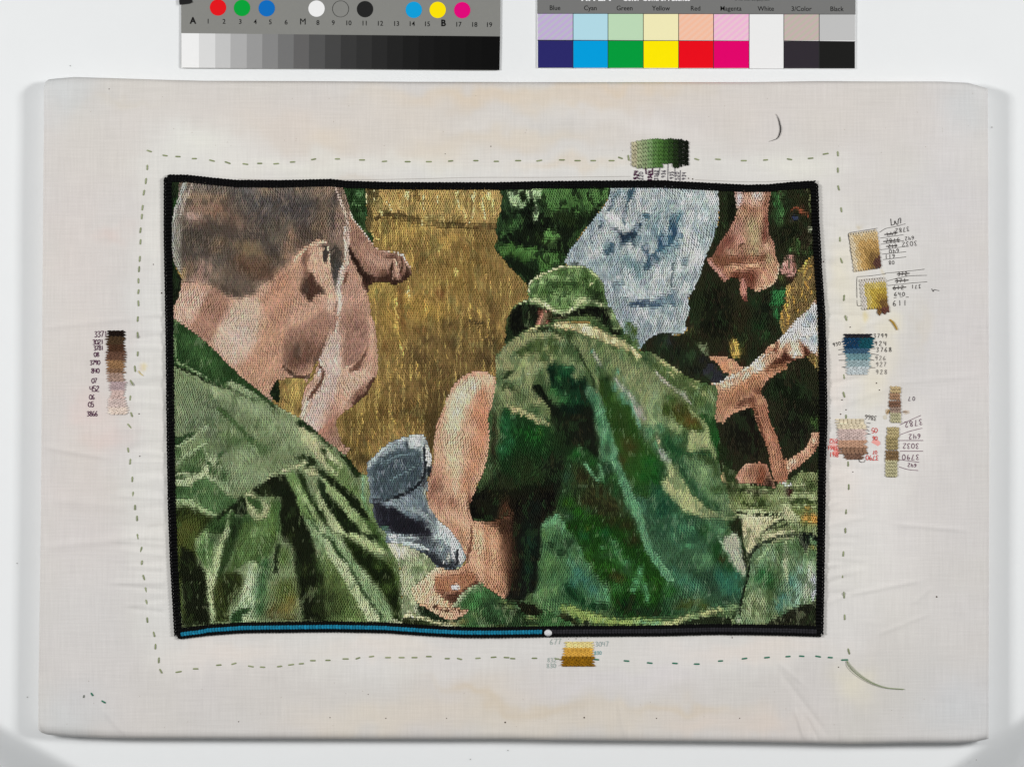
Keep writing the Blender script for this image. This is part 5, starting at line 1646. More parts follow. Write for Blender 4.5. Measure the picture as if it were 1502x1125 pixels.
q_ = nmv == 'cap'; c[q_] *= [.98, 1.0, .96]; toward(q_ & (n1 > .6), '3E4450', .3); toward(q_ & (n2 > .7), 'A9B0B4', .35)
q_ = nmv == 'camouflage'; toward(q_ & (n1 > .5), '10180E', .6); toward(q_ & (n2 > .55), '4E7438', .45)
q_ = nmv == 'dark_clothes'; toward(q_ & (n1 > .5), '2E4424', .5); toward(q_ & (n2 > .6), '3A3020', .5)
q_ = nmv == 'hat'; toward(q_ & (n1 > .35), '34502A', .5); toward(q_ & (n2 > .6), '8FA66C', .4)
q_ = nmv == 'crouching_shirt'; c[q_] *= [.98, .95, .84]; dk = c.mean(1) < .17
toward(q_ & dk & (n1 > .45), '2A4A24', .45); toward(q_ & dk & (n2 > .6), '2E2A18', .5)
toward(q_ & ~dk & (n1 > .55), '2C5430', .32); toward(q_ & ~dk & (n2 > .65), '86A07A', .3)
q_ = (nmv == 'pale_arm') & (c[:, 2] < .62); c[q_] *= [.96, .93, .86]
q_ = nmv == 'ground'; toward(q_ & (n1 > .5), '3A5028', .4); toward(q_ & (n2 > .5), 'A0AA80', .35)
q_ = nmv == 'wall'; n3 = vnoise(sx, sy, 1/2.8, 1/42., 35); n4 = vnoise(sx, sy, 1/3.6, 1/30., 36)
c[q_] *= [1.02, 1.0, .93]; toward(q_ & (n3 > .5), 'C4AB58', .42); toward(q_ & (n4 > .6), '54451F', .35); toward(q_ & (n1 > .6), '6E6A3C', .4); toward(q_ & (n3 > .8) & (sy < 330), 'E6D8A2', .7)
q_ = nmv == 'shirt'; toward(q_ & (n1 > .65), '3E5A2C', .3); toward(q_ & (n2 > .7), 'A3AE84', .3)
q_ = (nmv == 'head') & (c.max(1) < .56); toward(q_ & (n1 > .45), '4E443C', .4); toward(q_ & (n2 > .5), '8E7A66', .35)
# a limited box of thread shades: snap lightness to steps, with ragged transitions
lu = c.mean(1); st_ = .052; lq = (np.floor(lu/st_+RNG.uniform(-.22, .22, n)+.5))*st_
c = np.clip(c*(np.maximum(lq, .03)/np.maximum(lu, .02))[:, None], 0, .95)
c = lin(c); lum = c.mean(1, keepdims=True); c = lum+(c-lum)*.86; c = c*(np.maximum(lum, .004)/.35)**.15
gain = (shade_patches(sx, sy, lab0)*np.exp(RNG.normal(GAIN_MU, .06, n)))[:, None]
c = c*gain*np.exp(RNG.normal(0, .035, (n, 3)))+.0005
c = np.clip(c, 0, .86)
Wd = RNG.uniform(1.5, 1.82, n)
zb = T+.0012+RNG.normal(0, .00005, n)
LABELS = {'wall': ('stitched_straw_wall', 'ochre and brown straw wall worked in vertical stitches'),
 'leaves': ('stitched_leaves', 'dark green leaves behind the shaved head'),
 'arm': ('stitched_fist', 'outstretched arm and fist over the straw wall'),
 'forearm': ('stitched_raised_arm', 'raised pink-brown forearm beside the shaved head'),
 'head': ('stitched_shaved_head', 'shaved head, ear and neck of the man in front, seen from behind'),
 'shirt': ('stitched_green_shirt', 'rumpled olive shirt of the man in front'),
 'ground': ('stitched_ground', 'pale cloth and green ground between the men'),
 'camouflage': ('stitched_leafy_uniform', 'dark green patterned trousers of a standing man'),
 'pale_shirt': ('stitched_pale_cloth', 'pale blue-grey cloth with dark blue folds'),
 'dark_clothes': ('stitched_dark_clothes', 'nearly black-green clothes at the right'),
 'knee': ('stitched_bare_knee', 'bent bare knee among the dark clothes'),
 'pale_arm': ('stitched_thin_arms', 'thin bare arms and hand at the right'),
 'cap': ('stitched_grey_cap', 'grey-blue cap held low by the crouching man'),
 'bare_arm': ('stitched_bare_arm', 'bare arm and hand of the crouching man'),
 'crouching_shirt': ('stitched_crouching_back', 'back of the crouching man in a mottled green shirt'),
 'hat': ('stitched_bush_hat', 'floppy green hat with a pale brim edge')}
for li, nm in enumerate(cv.names):
    if not nm: continue
    m_ = lab0 == li
    if m_.sum() < 5: continue
    pn, pl = LABELS[nm]
    link(pn, stitch_mesh(pn, sx[m_], sy[m_], L[m_], Wd[m_], ang[m_], c[m_], zb[m_]), THREAD, EMB, label=pl, kind='stuff')
# sheet under the filling stitches, thread colours darkened as shade in needle holes
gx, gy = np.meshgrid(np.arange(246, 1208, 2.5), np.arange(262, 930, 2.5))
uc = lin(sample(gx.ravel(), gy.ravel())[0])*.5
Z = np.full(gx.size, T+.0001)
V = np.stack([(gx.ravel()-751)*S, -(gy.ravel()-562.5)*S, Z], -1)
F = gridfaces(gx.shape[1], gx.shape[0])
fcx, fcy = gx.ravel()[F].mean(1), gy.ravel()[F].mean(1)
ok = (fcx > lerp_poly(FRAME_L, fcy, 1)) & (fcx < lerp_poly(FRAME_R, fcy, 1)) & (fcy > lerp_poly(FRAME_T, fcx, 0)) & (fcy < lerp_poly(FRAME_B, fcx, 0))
link('shaded_underlay', mesh_np('shaded_underlay', V, F[ok], uc), THREAD, EMB)

# ------------------------------------------------------------------ chain-stitched cords
def resample(P, step):
    P = np.array(P, float); d = np.r_[0, np.cumsum(np.hypot(*np.diff(P, axis=0).T))]
    n = max(2, int(d[-1]/step)); q = (np.arange(n)+.5)*d[-1]/n
    x, y = np.interp(q, d, P[:, 0]), np.interp(q, d, P[:, 1])
    tx = np.interp(np.minimum(q+3, d[-1]), d, P[:, 0])-np.interp(np.maximum(q-3, 0), d, P[:, 0])
    ty = np.interp(np.minimum(q+3, d[-1]), d, P[:, 1])-np.interp(np.maximum(q-3, 0), d, P[:, 1])
    return x, y, np.arctan2(tx, ty)
def chain(name, rows, h, width, step, z, label=None, spread=.28, jit=.04):
    X, Y, Aa = [], [], []
    for P in rows:
        x, y, a = resample(P, step)
        nxn, nyn = np.cos(a), -np.sin(a)
        for s in (-1, 1):
            X.append(x+nxn*s*width*spread); Y.append(y+nyn*s*width*spread); Aa.append(a+s*.30)
    X, Y, Aa = map(np.concatenate, (X, Y, Aa)); n = len(X)
    c = np.tile(np.array(rgb(h)), (n, 1))*np.exp(RNG.normal(0, .12, (n, 1)))
    me = stitch_mesh(name, X+RNG.normal(0, .1, n), Y+RNG.normal(0, .1, n), step*1.5, width*.62, Aa+RNG.normal(0, jit, n), c, z, .0006)
    return link(name, me, THREAD, EMB, label=label, kind='stuff')
def off(P, d, ax): return [(x+d, y) if ax == 0 else (x, y+d) for x, y in P]
zc_ = T+.0018
chain('border_cord', [off(FRAME_L, d, 0) for d in (-3.4, 0, 3.4)], '060607', 4.2, 5, zc_, 'left side of the black border')
chain('border_cord', [off(FRAME_R, d, 0) for d in (-3.8, -1, 2.6)], '060607', 4.4, 5, zc_, 'right side of the black border')
chain('border_cord', [off(FRAME_T, d, 1) for d in (-2.8, .4, 3.2)], '060607', 4.2, 5, zc_, 'top side of the black border')
BB = [(x, y) for x, y in FRAME_B]
chain('border_cord', [off(BB, d, 1) for d in (-6.6, -4.6, -2.4, 0, 3.6, 5.0)], '060607', 3.6, 5, zc_-.0002, 'bottom side of the black border')
SX, SY = zip(*FRAME_B)
xx = np.arange(265, 800, 10.); chain('progress_line', [list(zip(xx, np.interp(xx, SX, SY)-.4+np.where(xx < 300, 1, 0)))], '1A7C9C', 5.4, 4.2, zc_+.0004, 'bright blue chain-stitched line along the bottom border', .22)
xx = np.arange(808, 1200, 10.); chain('remaining_line', [list(zip(xx, np.interp(xx, SX, SY)-.2))], '2A292D', 6.0, 4.2, zc_+.0004, 'dark grey chain-stitched line along the bottom border', .22)
# white satin knob
nk = 11; kx = np.linspace(-4.6, 4.6, nk); kl = 2*np.sqrt(5.4**2-kx**2)
link('round_knob', stitch_mesh('round_knob', 804+kx, np.full(nk, 928.), kl, 1.7, 0, np.tile(np.array(rgb('E6E6E8')), (nk, 1)), T+.0032, .0005), THREAD, EMB, label='small white satin-stitched dot at the end of the blue line')

# ------------------------------------------------------------------ tacking stitches
BAST = '''219,222,20 242,228.5,10 261,230,3 285,233,0 311,236,15 334,239,20 360,241,8 381,240,0 405,240.5,-5 429,238,-3 460,234,-12 495,233.5,0 531,235,0 564,237,-5 598,237.5,0 629,237.5,0 661,236.5,-5 698,236,0 728,237,0 760,236,0 791,236,-10 824,235,0 847,236,0 870,236,0 897,236,0 910,232,20 922,232,80 1022,234,20 1053,234,4 1091,236,0 1123,235,-4 1158,234,10 1189,232.5,-5 1211,226,-10
1229,226,85 1229,250,88 1230,276,75 1234,308,80 1232,351,88 1234,382,70 1238,437,95 1241,467,75 1238,552,82 1238,579,75 1241,612,88 1244,680,88 1245,714,90 1241,750,92 1240,778,88 1237,812,94 1236,843,94 1238,873,88 1239,905,88 1245,955,75
262,985,-10 287,980.5,0 321,975,-6 343,973,-18 368,977,12 385,978,3 410,977,-8 427,974.5,-8 442,973,-5 459,968.5,0 481,968,0 507,966,0 525,965,-20 545,962.5,-8 569,964,0 589,964,0 608,964,0 629,962.5,0 656,965.5,0 674,966,15 701,965,-5 724,963.5,-5 743,964,3 752,965.5,3 784,965,0 817,966,4
216,246,92 214,266,96 211,283,100 209,305,98 208,318,96 206,338,98 206,355,95 205,380,95 204,395,95 203,412,90 203,428,100 203,445,85 202,468,95 202,491,84 202,519,92 198,541,84 193,561,60 191,584,95 193,608,70 190,625,50 188,660,80 191,677,95 194,703,92 195,725,95 198,744,90 201,760,88 202,787,80 207,806,105 208,825,96 211,847,72 214,865,78 215,883,75 216,909,85 226,930,75 228,948,92 233,968,92 236,984,60'''
TEAL = '''875,967,5 919,969,5 953,972,6 990,972.5,4 1022,973.5,0 1057,969,-4 1092,965.5,-8 1125,964,-6 1156,962.5,-4 1176,962,4 1200,962.5,10 1218,964,4 1239,967.5,-2,15 135,1018,55,8 152,1029,30,10'''
def single(name, x, y, L, a, h, w=2.0, label=None, z=None):
    me = stitch_mesh(name, np.array([x]), np.array([y]), L, w, math.radians(90-a), np.array([rgb(h)]), (cloth_z(x, y)+.0003) if z is None else z, .0004)
    return link(name, me, THREAD, EMB, label=label)
for k_, q in enumerate(BAST.split()):
    a = [float(w_) for w_ in q.split(',')]
    single('tacking_stitch', a[0], a[1], r.uniform(10, 13), a[2], r.choice(['8F9870', '98A17A', '858F68']), 2.1)
for q in TEAL.split():
    a = [float(w_) for w_ in q.split(',')]
    single('tacking_stitch', a[0], a[1], a[3] if len(a) > 3 else r.uniform(10, 12), a[2], '3F7A64', 2.3)
single('tacking_stitch', 123, 1021, 6, 100, '5E6A5C', 1.6)

# ------------------------------------------------------------------ flat ribbons (ink) and round tubes (loose thread)
def ribbon_arrays(P, w, zoff, n0, taper=False):
    P = np.array(P, float)
    if len(P) > 2: P = catmull(P, False, 4)
    t = np.gradient(P, axis=0); t /= np.maximum(np.hypot(t[:, 0], t[:, 1]), 1e-6)[:, None]
    nrm = np.stack([-t[:, 1], t[:, 0]], 1); wv = np.full(len(P), w/2.)
    wv *= RNG.uniform(.8, 1.2, len(P))
    if taper: f = np.linspace(0, 1, len(P)); wv = w/2*(.18+.82*np.sin(f*math.pi)**2)
    A_, B_ = P+nrm*wv[:, None], P-nrm*wv[:, None]; Q = np.empty((2*len(P), 2)); Q[0::2] = A_; Q[1::2] = B_
    z = cloth_z(Q[:, 0], Q[:, 1])+zoff; k = S*(H-z)/(H-T)
    V = np.stack([(Q[:, 0]-751)*k, -(Q[:, 1]-562.5)*k, z], -1)
    i = np.arange(len(P)-1)*2+n0
    return V, np.stack([i, i+1, i+3, i+2], 1)
INKS = {}
def ink(h):
    if h not in INKS: INKS[h] = plain('ink_'+h, h, .8, .1)
    return INKS[h]
def strokes(name, lines, w, h, label=None, zoff=.00022, taper=False):
    Vs, Fs, n0 = [], [], 0
    for P in lines:
        V, F = ribbon_arrays(P, w, zoff, n0, taper); Vs.append(V); Fs.append(F); n0 += len(V)
    return link(name, mesh_np(name, np.concatenate(Vs), np.concatenate(Fs), smooth=False), ink(h), EMB, label=label)
GLY = {'0': [[(.3, 1), (.05, .75), (.02, .3), (.3, 0), (.55, .25), (.58, .7), (.3, 1)]], '1': [[(.3, 1), (.3, .5), (.28, 0)]],
 '2': [[(.05, .8), (.3, 1), (.52, .8), (.3, .4), (.02, .02), (.58, 0)]], '3': [[(.05, .9), (.35, 1), (.5, .8), (.25, .55), (.52, .3), (.3, 0), (.03, .1)]],
 '4': [[(.05, 1), (.02, .5), (.56, .45)], [(.47, .95), (.45, .5), (.45, 0)]], '5': [[(.52, 1), (.1, 1), (.08, .6), (.4, .6), (.52, .3), (.3, 0), (.02, .08)]],
 '6': [[(.45, 1), (.1, .6), (.03, .2), (.3, 0), (.52, .2), (.3, .45), (.08, .3)]], '7': [[(.02, .98), (.55, 1)], [(.55, 1), (.35, .5), (.2, 0)]],
 '8': [[(.3, .55), (.08, .8), (.3, 1), (.5, .8), (.3, .55), (.05, .25), (.3, 0), (.55, .25), (.3, .55)]], '9': [[(.5, .75), (.25, .5), (.05, .75), (.3, 1), (.5, .8), (.48, .4), (.3, 0)]]}
def write(text, x, y, hgt_, rot=0, h='3A3436', w=.9, sp=.86, strike=False, jit=.03):
    th = math.radians(rot); ux, uy = math.cos(th), math.sin(th); vx, vy = math.sin(th), -math.cos(th); L_ = []
    for i, ch in enumerate(text):
        for st in GLY[ch]:
            P = []
            for a, b in st:
                a = (a+i*sp+r.uniform(-jit, jit))*hgt_*.92; b = (b+r.uniform(-jit, jit))*hgt_
                P.append((x+a*ux+b*vx, y+a*uy+b*vy))
            L_.append(P)
    if strike:
        e = (len(text)*sp)*hgt_*.95
        for o_ in (.42, .56): L_.append([(x-1*ux+o_*hgt_*vx, y-1*uy+o_*hgt_*vy), (x+(e+1)*ux+o_*hgt_*vx, y+(e+1)*uy+o_*hgt_*vy)])
    return strokes('handwritten_number', L_, w, h)
for t_, x, y, h_ in [('3371', 138.5, 494.5, 8.3), ('3021', 136, 505.5, 7), ('3781', 137.5, 514, 6.4), ('08', 138, 523.5, 6.6), ('3790', 132, 535.5, 6.6), ('840', 134, 547.5, 7), ('07', 134.5, 562, 7), ('452', 132, 574.5, 8), ('06', 131, 586, 7), ('05', 129.5, 597, 7.4), ('3866', 127.5, 610.5, 7)]:
    write(t_, x, y, h_, -2, '56304A', 1.1, .62)
for t_, x, y, h_, c_, w_ in [('524', 936, 263, 6, '4A2240', 1.7), ('220', 943, 264, 5.5, '55505A', .9), ('3364', 956, 266, 5.5, '4A2240', 1.7), ('3362', 965, 264, 5, '55505A', .9), ('936', 976, 261, 5.5, '55505A', .9), ('935', 988, 263, 5.5, '55505A', .9), ('520', 996, 264, 5.5, '55505A', .9), ('934', 1006, 264, 5.5, '55505A', .9)]:
    write(t_, x, y, h_, -90, c_, w_, .8)
strokes('ink_line', [[(957, 246), (957.5, 257)], [(947, 246), (948, 256)]], 1.6, '4A2240')
strokes('ink_line', [[(968, 246), (966, 258)], [(980, 240), (979.5, 265)], [(990, 246), (990, 260)], [(998, 250), (997.5, 266)]], .9, '55505A')
for t_, x, y, h_, ro, st in [('3782', 1333, 333, 6.3, 172, 0), ('644', 1314, 339, 6, 172, 1), ('642', 1340, 346.5, 5.5, 174, 0), ('3782', 1319, 349, 6.3, 174, 1), ('3032', 1344.5, 353.5, 6.8, 174, 0), ('612', 1315, 358, 5.3, 176, 1), ('640', 1318, 365, 6, 176, 0), ('611', 1312, 373, 6, 177, 0), ('08', 1311.5, 382.5, 5.5, 178, 0)]:
    write(t_, x, y, h_, ro, '45403E', .7, .95, strike=bool(st))
strokes('ink_line', [[(1290, 341), (1299, 335.5), (1311, 333), (1328, 328.5)], [(1291, 349.5), (1325, 344.5)], [(1292, 358.5), (1326, 353)], [(1292, 366.5), (1330, 361.5)], [(1294, 373), (1329, 369.5)], [(1295, 381), (1329, 377)]], .65, '45403E')
strokes('handwritten_word', [[(1306.5, 321), (1307, 326), (1307.5, 331)], [(1307.5, 331), (1312, 329), (1312.5, 324), (1315, 329), (1317, 329), (1318, 322), (1321, 320.5), (1321, 328)]], .9, '34302F', 'pen scrawl above the upper brown sampler')
for t_, x, y, h_, ro, st in [('372', 1317, 405, 5.5, -4, 1), ('371', 1314, 415.3, 6, -4, 1), ('612', 1310.5, 425.5, 6, -4, 1), ('371', 1350.5, 417.5, 5.5, 178, 0), ('640', 1312, 434.5, 6, 0, 0), ('611', 1310, 449, 8, -2, 0)]:
    write(t_, x, y, h_, ro, '45403E', .75, 1.05, strike=bool(st))
strokes('ink_line', [[(1298, 401), (1330, 398), (1356, 395)], [(1302, 412), (1326, 406), (1340, 404.5), (1359.5, 404)], [(1302.5, 419), (1330, 416), (1360, 413.5)], [(1257, 406), (1256.6, 416.6), (1257, 435), (1257.7, 448), (1263, 448.6)], [(1257, 406), (1275, 405), (1299, 401.7)], [(1311, 437), (1315, 436.5)], [(1320, 436), (1324, 436)], [(1329, 436), (1333, 436)]], .65, '45403E')
strokes('ink_line', [[(1245, 342), (1244.5, 347), (1247, 360), (1249, 376), (1252, 390), (1253, 398)], [(1246, 341.5), (1262, 339), (1287, 335)]], .7, '4A4446')
strokes('handwritten_word', [[(1366.5, 423.5), (1369, 428), (1370, 425), (1373, 425.5), (1377.5, 426.5)]], .8, '5A5656', 'faint pen mark right of the ochre sampler')
for t_, x, y, h_, c_, s_ in [('3799', 1281.5, 495.5, 6, '55504E', 1), ('924', 1283, 507, 6.4, '4A4442', 1.15), ('3768', 1285.5, 516, 6.4, '3E3A38', 1.05), ('926', 1284, 528.5, 6.2, '8A8580', 1.0), ('927', 1285, 537.5, 6.2, '8A8580', 1.0), ('928', 1285, 548.7, 6.2, '8A8580', 1.1)]:
    write(t_, x, y, h_, 0, c_, .8, s_)
write('930', 1222.7, 508.5, 5, -14, '55504E', .9, .9)
strokes('ink_line', [[(1229.7, 513.2), (1237.6, 512.3)], [(1229.7, 520.2), (1239, 519.3)], [(1230.5, 528.5), (1238.5, 528.5)], [(1235.5, 538.4), (1242, 538.2)], [(1277.5, 511), (1284, 511.3)], [(1278, 519), (1289, 520.7)], [(1276.5, 527), (1282, 528.7)], [(1276, 539.3), (1284, 539.3)]], .9, '5E5A58')
# smudged red marker, then red figures
def smudge(x, y, rx, ry, h):
    th = np.linspace(0, 2*math.pi, 20, endpoint=False); rr_ = RNG.uniform(.85, 1.12, 20)
    P_ = np.stack([x+rx*np.cos(th)*rr_, y+ry*np.sin(th)*rr_], 1); P_ = np.vstack([[x, y], P_])
    z = cloth_z(P_[:, 0], P_[:, 1])+.00012; k = S*(H-z)/(H-T)
    V = np.stack([(P_[:, 0]-751)*k, -(P_[:, 1]-562.5)*k, z], -1); i = np.arange(20)
    m, nt, b = (ink('E9938A'), 0, 0)
    link('ink_smudge', mesh_np('ink_smudge', V, np.stack([np.zeros(20, int), 1+(i+1) % 20, 1+i], 1), smooth=False), ink(h), EMB)
smudge(1284.5, 650, 6.5, 5, 'EBA69E'); smudge(1222, 647, 6, 4.5, 'E9BDB6'); smudge(1226, 663, 6.5, 5.5, 'E99C93'); smudge(1222, 655, 8, 4, 'E8B7AF')
write('3866', 1286, 610.5, 6.5, 188, '6A6460', .9, .75)
for t_, x, y, h_ in [('05', 1287, 628, 7), ('06', 1287, 640, 6), ('07', 1286.5, 661, 5), ('3790', 1288.5, 668, 7), ('842', 1229, 644, 6.5), ('3861', 1229, 654.5, 6), ('841', 1230, 663.5, 7)]:
    write(t_, x, y, h_, 181, 'D2453E', .85, .74)
strokes('ink_line', [[(1271, 620), (1277, 621)], [(1269, 625), (1275, 626.5)], [(1272, 631), (1275, 632)], [(1270.5, 636), (1277, 637)], [(1270, 646), (1271.5, 646.5)]], .8, '4A4A4C')
strokes('ink_line', [[(1259.5, 673.5), (1261, 677.5)], [(1260, 676), (1264, 678), (1268, 677), (1269, 674)]], .65, '45403E')
smudge(1217.7, 622, 1.7, 2.6, '151414'); smudge(1272, 665, 1.8, 1.2, '1A1818'); smudge(1232, 660, 2.4, 1.6, '3A2A2A')
write('07', 1342, 582, 5.8, 181, '6A5C66', .8, 1.2)
for t_, x, y, h_, ro in [('3782', 1352, 614.5, 8.3, 170, ), ('642', 1349.5, 636, 7.4, 176), ('3032', 1347.5, 650.5, 7.4, 180), ('3790', 1348, 666.5, 7.8, 180), ('642', 1344, 680.5, 5.4, 186)]:
    write(t_, x, y, h_, ro, '704C60', .85, .93)
strokes('ink_line', [[(1320, 623), (1351, 609)], [(1320, 637.6), (1336, 632), (1353, 628)], [(1318.5, 646), (1354, 646)], [(1320, 661.7), (1354, 661.7)], [(1319, 674), (1348, 678)], [(1318.5, 684.5), (1332, 688.5), (1346.7, 690)]], .8, '7A5E6C')
for t_, x, y, h_, c_ in [('677', 807, 945, 8, 'A9B5B0'), ('3047', 873.5, 948, 7, 'A5B4B2'), ('830', 872, 960, 5, '7FB0B0'), ('832', 803, 971, 6.5, 'AEBAB4'), ('830', 802, 979.5, 6.5, 'A9B8B2')]:
    write(t_, x, y, h_, -2, c_, .8, .8)
strokes('pencil_line', [[(350, 263), (420, 264.5), (520, 264), (620, 262.5), (700, 260.5), (800, 260.5), (925, 259)], [(1020, 264), (1100, 267), (1165, 265)]], .5, 'A9A49E')
# specks and pinholes in the cloth
speck_xy = [(720, 215, .8), (653, 226, .6), (237, 430, 1.1), (225, 388, .8), (741, 1059, 1.2), (857, 1052, 1.1), (655, 1053, .7), (1074, 935, .9), (963, 1053, .8), (1085, 1053, .7), (350, 1058, .8), (484, 1052, .8), (566, 1053, .8), (1230, 978, .8), (1285.5, 562, 1), (1290, 572.5, 1.2), (1235, 586.5, .9), (1233, 607.5, 1), (1241, 601, .9), (1208, 384, 1), (1217.5, 613.5, .7), (1207.5, 815, .9), (1010, 262, 1), (1016, 263, 1), (1299, 438, 1), (1251, 692, .8), (204, 607, 1), (205, 669, .8), (820, 976, .5), (845, 936.5, .7), (834, 937, .5), (853, 938, .5), (862, 936, .5), (1247, 480, .9), (160, 131, .7), (540, 1018, .6), (1374, 875, 1.2)]
for x, y, q in speck_xy: smudge(x, y, q, q, '4A3A30')
for i in range(60):
    smudge(r.uniform(80, 1430), r.choice([r.uniform(135, 225), r.uniform(985, 1070)]), .45, .4, 'A79A8C')

# ------------------------------------------------------------------ colour samplers stitched in the margins
def sampler(label, rows, vertical, pitch=2.0, SL=6.0):
    """rows: (hex, [(x0,x1,y0,y1)])  each band its own run of stitches"""
    allx = [b_ for _, b_ in rows]
    base = []
    x0 = min(q[0] for q in allx); x1 = max(q[1] for q in allx); y0 = min(q[2] for q in allx); y1 = max(q[3] for q in allx)
    holder = bpy.data.objects.new('thread_sampler', None); scene.collection.objects.link(holder)
    holder.parent = EMB; holder.location = Vector(W((x0+x1)/2, (y0+y1)/2))-Vector(EMB.location); holder['label'] = label
    for hx, (a0, a1, b0, b1) in rows:
        X, Y, Ls = [], [], []
        if vertical:
            for i, x in enumerate(np.arange(a0+pitch/2, a1, pitch)):
                off_ = SL/2*(i & 1)+r.uniform(-.6, .6)
                for y in np.arange(b0+off_*.6+SL*.3, b1+off_*.3, SL): X.append(x); Y.append(y); Ls.append(SL*r.uniform(1.0, 1.25))
        else:
            for i, y in enumerate(np.arange(b0+pitch/2, b1+.4, pitch)):
                off_ = SL/2*(i & 1)+r.uniform(-1.5, 1.5)
                for x in np.arange(a0+off_+SL*.1, a1+off_*.3, SL): X.append(x); Y.append(y); Ls.append(SL*r.uniform(1.15, 1.4))
        n_ = len(X); X, Y, Ls = np.array(X), np.array(Y), np.array(Ls)
        an = (0 if vertical else math.pi/2)+RNG.normal(0, .10, n_)+(.15 if vertical else .08)
        c_ = np.clip(np.tile(np.array(rgb(hx)), (n_, 1))*np.exp(RNG.normal(-.02, .10, (n_, 1))), 0, .85)
        me = stitch_mesh('thread_band', X, Y, Ls, pitch*1.32, an, c_, cloth_z(X, Y)+.0007, .0004)
        o_ = bpy.data.objects.new('thread_band', me); scene.collection.objects.link(o_); me.materials.append(THREAD)
        o_.parent = holder; o_.matrix_parent_inverse = Matrix.Translation(-Vector(W((x0+x1)/2, (y0+y1)/2)))
        o_['kind'] = 'stuff'
sampler('tall sampler running from near-black to pale pink, at the left', [('1A100C', (158.5, 182, 485, 493)), ('4A3826', (157.5, 182, 493, 505)), ('4E3424', (158.5, 183, 505, 516)), ('6A4C3C', (157.5, 183, 516, 528)), ('957250', (159, 181, 528, 540)), ('8A6A50', (159, 183, 540, 547)), ('A88E80', (160, 181, 547, 560)), ('B8A3A4', (163, 183, 560, 572)), ('D0B8B0', (164, 182, 572, 585)), ('D6C3BC', (161, 185, 585, 597)), ('E4D3C6', (161, 187, 597, 607))], False, 1.8)
g = ['B7B193', 'A3AC85', '94A47A', '7E9A68', '5E8248', '4C7236', '3C5E2A', '2E4820', '1E2E14', '141C10', '10160C']
sampler('wide sampler running from pale sage to blackest green, above the top border', [(g[i], (926.5+i*7.55, 926.5+(i+1)*7.55, (209, 207, 206, 205, 204.5, 204.5, 205, 204, 205, 205, 207)[i], (245, 245, 245, 245, 246, 245, 241, 241, 244, 243, 243)[i])) for i in range(11)], True)
def nest(label, quad, cs, fn, pitch=1.9, SL=5.8):
    q = np.array(quad, float); ctr = q.mean(0)
    holder = bpy.data.objects.new('thread_sampler', None); scene.collection.objects.link(holder)
    holder.parent = EMB; holder.location = Vector(W(*ctr))-Vector(EMB.location); holder['label'] = label
    w_ = np.hypot(*(q[1]-q[0])); h_ = np.hypot(*(q[3]-q[0])); X, Y, K = [], [], []
    for i, a in enumerate(np.arange(pitch/2, w_, pitch)):
        for b in np.arange(SL/2*(i & 1)+SL*.4+r.uniform(-.5, .5), h_, SL):
            u_, v_ = a/w_, b/h_; p = q[0]*(1-u_)*(1-v_)+q[1]*u_*(1-v_)+q[3]*(1-u_)*v_+q[2]*u_*v_
            X.append(p[0]); Y.append(p[1]); K.append(int(min(max(fn(u_+r.uniform(-.03, .03), v_+r.uniform(-.03, .03))*len(cs), 0), len(cs)-1)))
    X, Y, K = np.array(X), np.array(Y), np.array(K); lean = math.atan2(q[3][0]-q[0][0], q[3][1]-q[0][1])
    for k_, hx in enumerate(cs):
        m_ = K == k_; n_ = int(m_.sum())
        if not n_: continue
        c_ = np.clip(np.tile(np.array(rgb(hx)), (n_, 1))*np.exp(RNG.normal(.0, .10, (n_, 1))), 0, .85)
        me = stitch_mesh('thread_band', X[m_], Y[m_], SL*1.15, pitch*1.25, lean+RNG.normal(0.12, .08, n_), c_, cloth_z(X[m_], Y[m_])+.0007, .0004)
        o_ = bpy.data.objects.new('thread_band', me); scene.collection.objects.link(o_); me.materials.append(THREAD)
        o_.parent = holder; o_.matrix_parent_inverse = Matrix.Translation(-Vector(W(*ctr))); o_['kind'] = 'stuff'
nest('leaning tan-to-brown sampler, upper of the two at right', [(1245, 343), (1287, 336.5), (1293.5, 393), (1253, 399)], ['DACBAE', 'D3B989', 'C6A267', 'AC8A52', '8A6C42', '5E4038'], lambda u, v: min(u*1.1, v*.9+.1) if not (u > .78 and v > .72) else .99)
nest('ochre-yellow sampler in a pen-drawn corner, lower of the two at right', [(1261, 410), (1299.5, 406), (1303, 450), (1265, 454)], ['D6CFC6', 'CDB96E', 'C4AA4C', 'A88A3E', '7E6038'], lambda u, v: min(u*1.1, v*1.0+.05))
nest('small maroon-brown foot of the ochre sampler', [(1286.5, 450), (1303.5, 449), (1304.5, 458), (1287, 461)], ['7A5A34', '6A443A'], lambda u, v: u*1.3)
sampler('near-black to pale blue sampler at right', [('26242A', (1240, 1277, 490, 496)), ('153C5C', (1239, 1260, 496, 511)), ('16505C', (1260, 1280, 496, 511)), ('3E5E76', (1239, 1275, 511, 518.5)), ('71949A', (1242, 1275, 518.5, 528.5)), ('9DB0B3', (1243, 1275, 528.5, 538)), ('C0C8CA', (1243, 1274, 538, 549))], False, 1.9)
sampler('cream to brown flesh sampler beside the red figures', [('DCCFB4', (1229, 1268, 614.5, 629)), ('CFB9B2', (1231, 1269, 629, 645)), ('C29A80', (1231, 1269, 645, 656)), ('96745E', (1233, 1270, 656, 666)), ('7C5E4E', (1240, 1266, 666, 673))], False, 1.9)
sampler('short narrow tan and brown sampler, top of the far-right pair', [('C4AE84', (1306, 1321, 567, 577)), ('A8866A', (1305, 1321, 577, 588)), ('80604E', (1304, 1321.5, 588, 597)), ('A08A7C', (1306, 1321, 597, 605)), ('B9B492', (1306, 1321, 605, 618))], True, 1.9, 5)
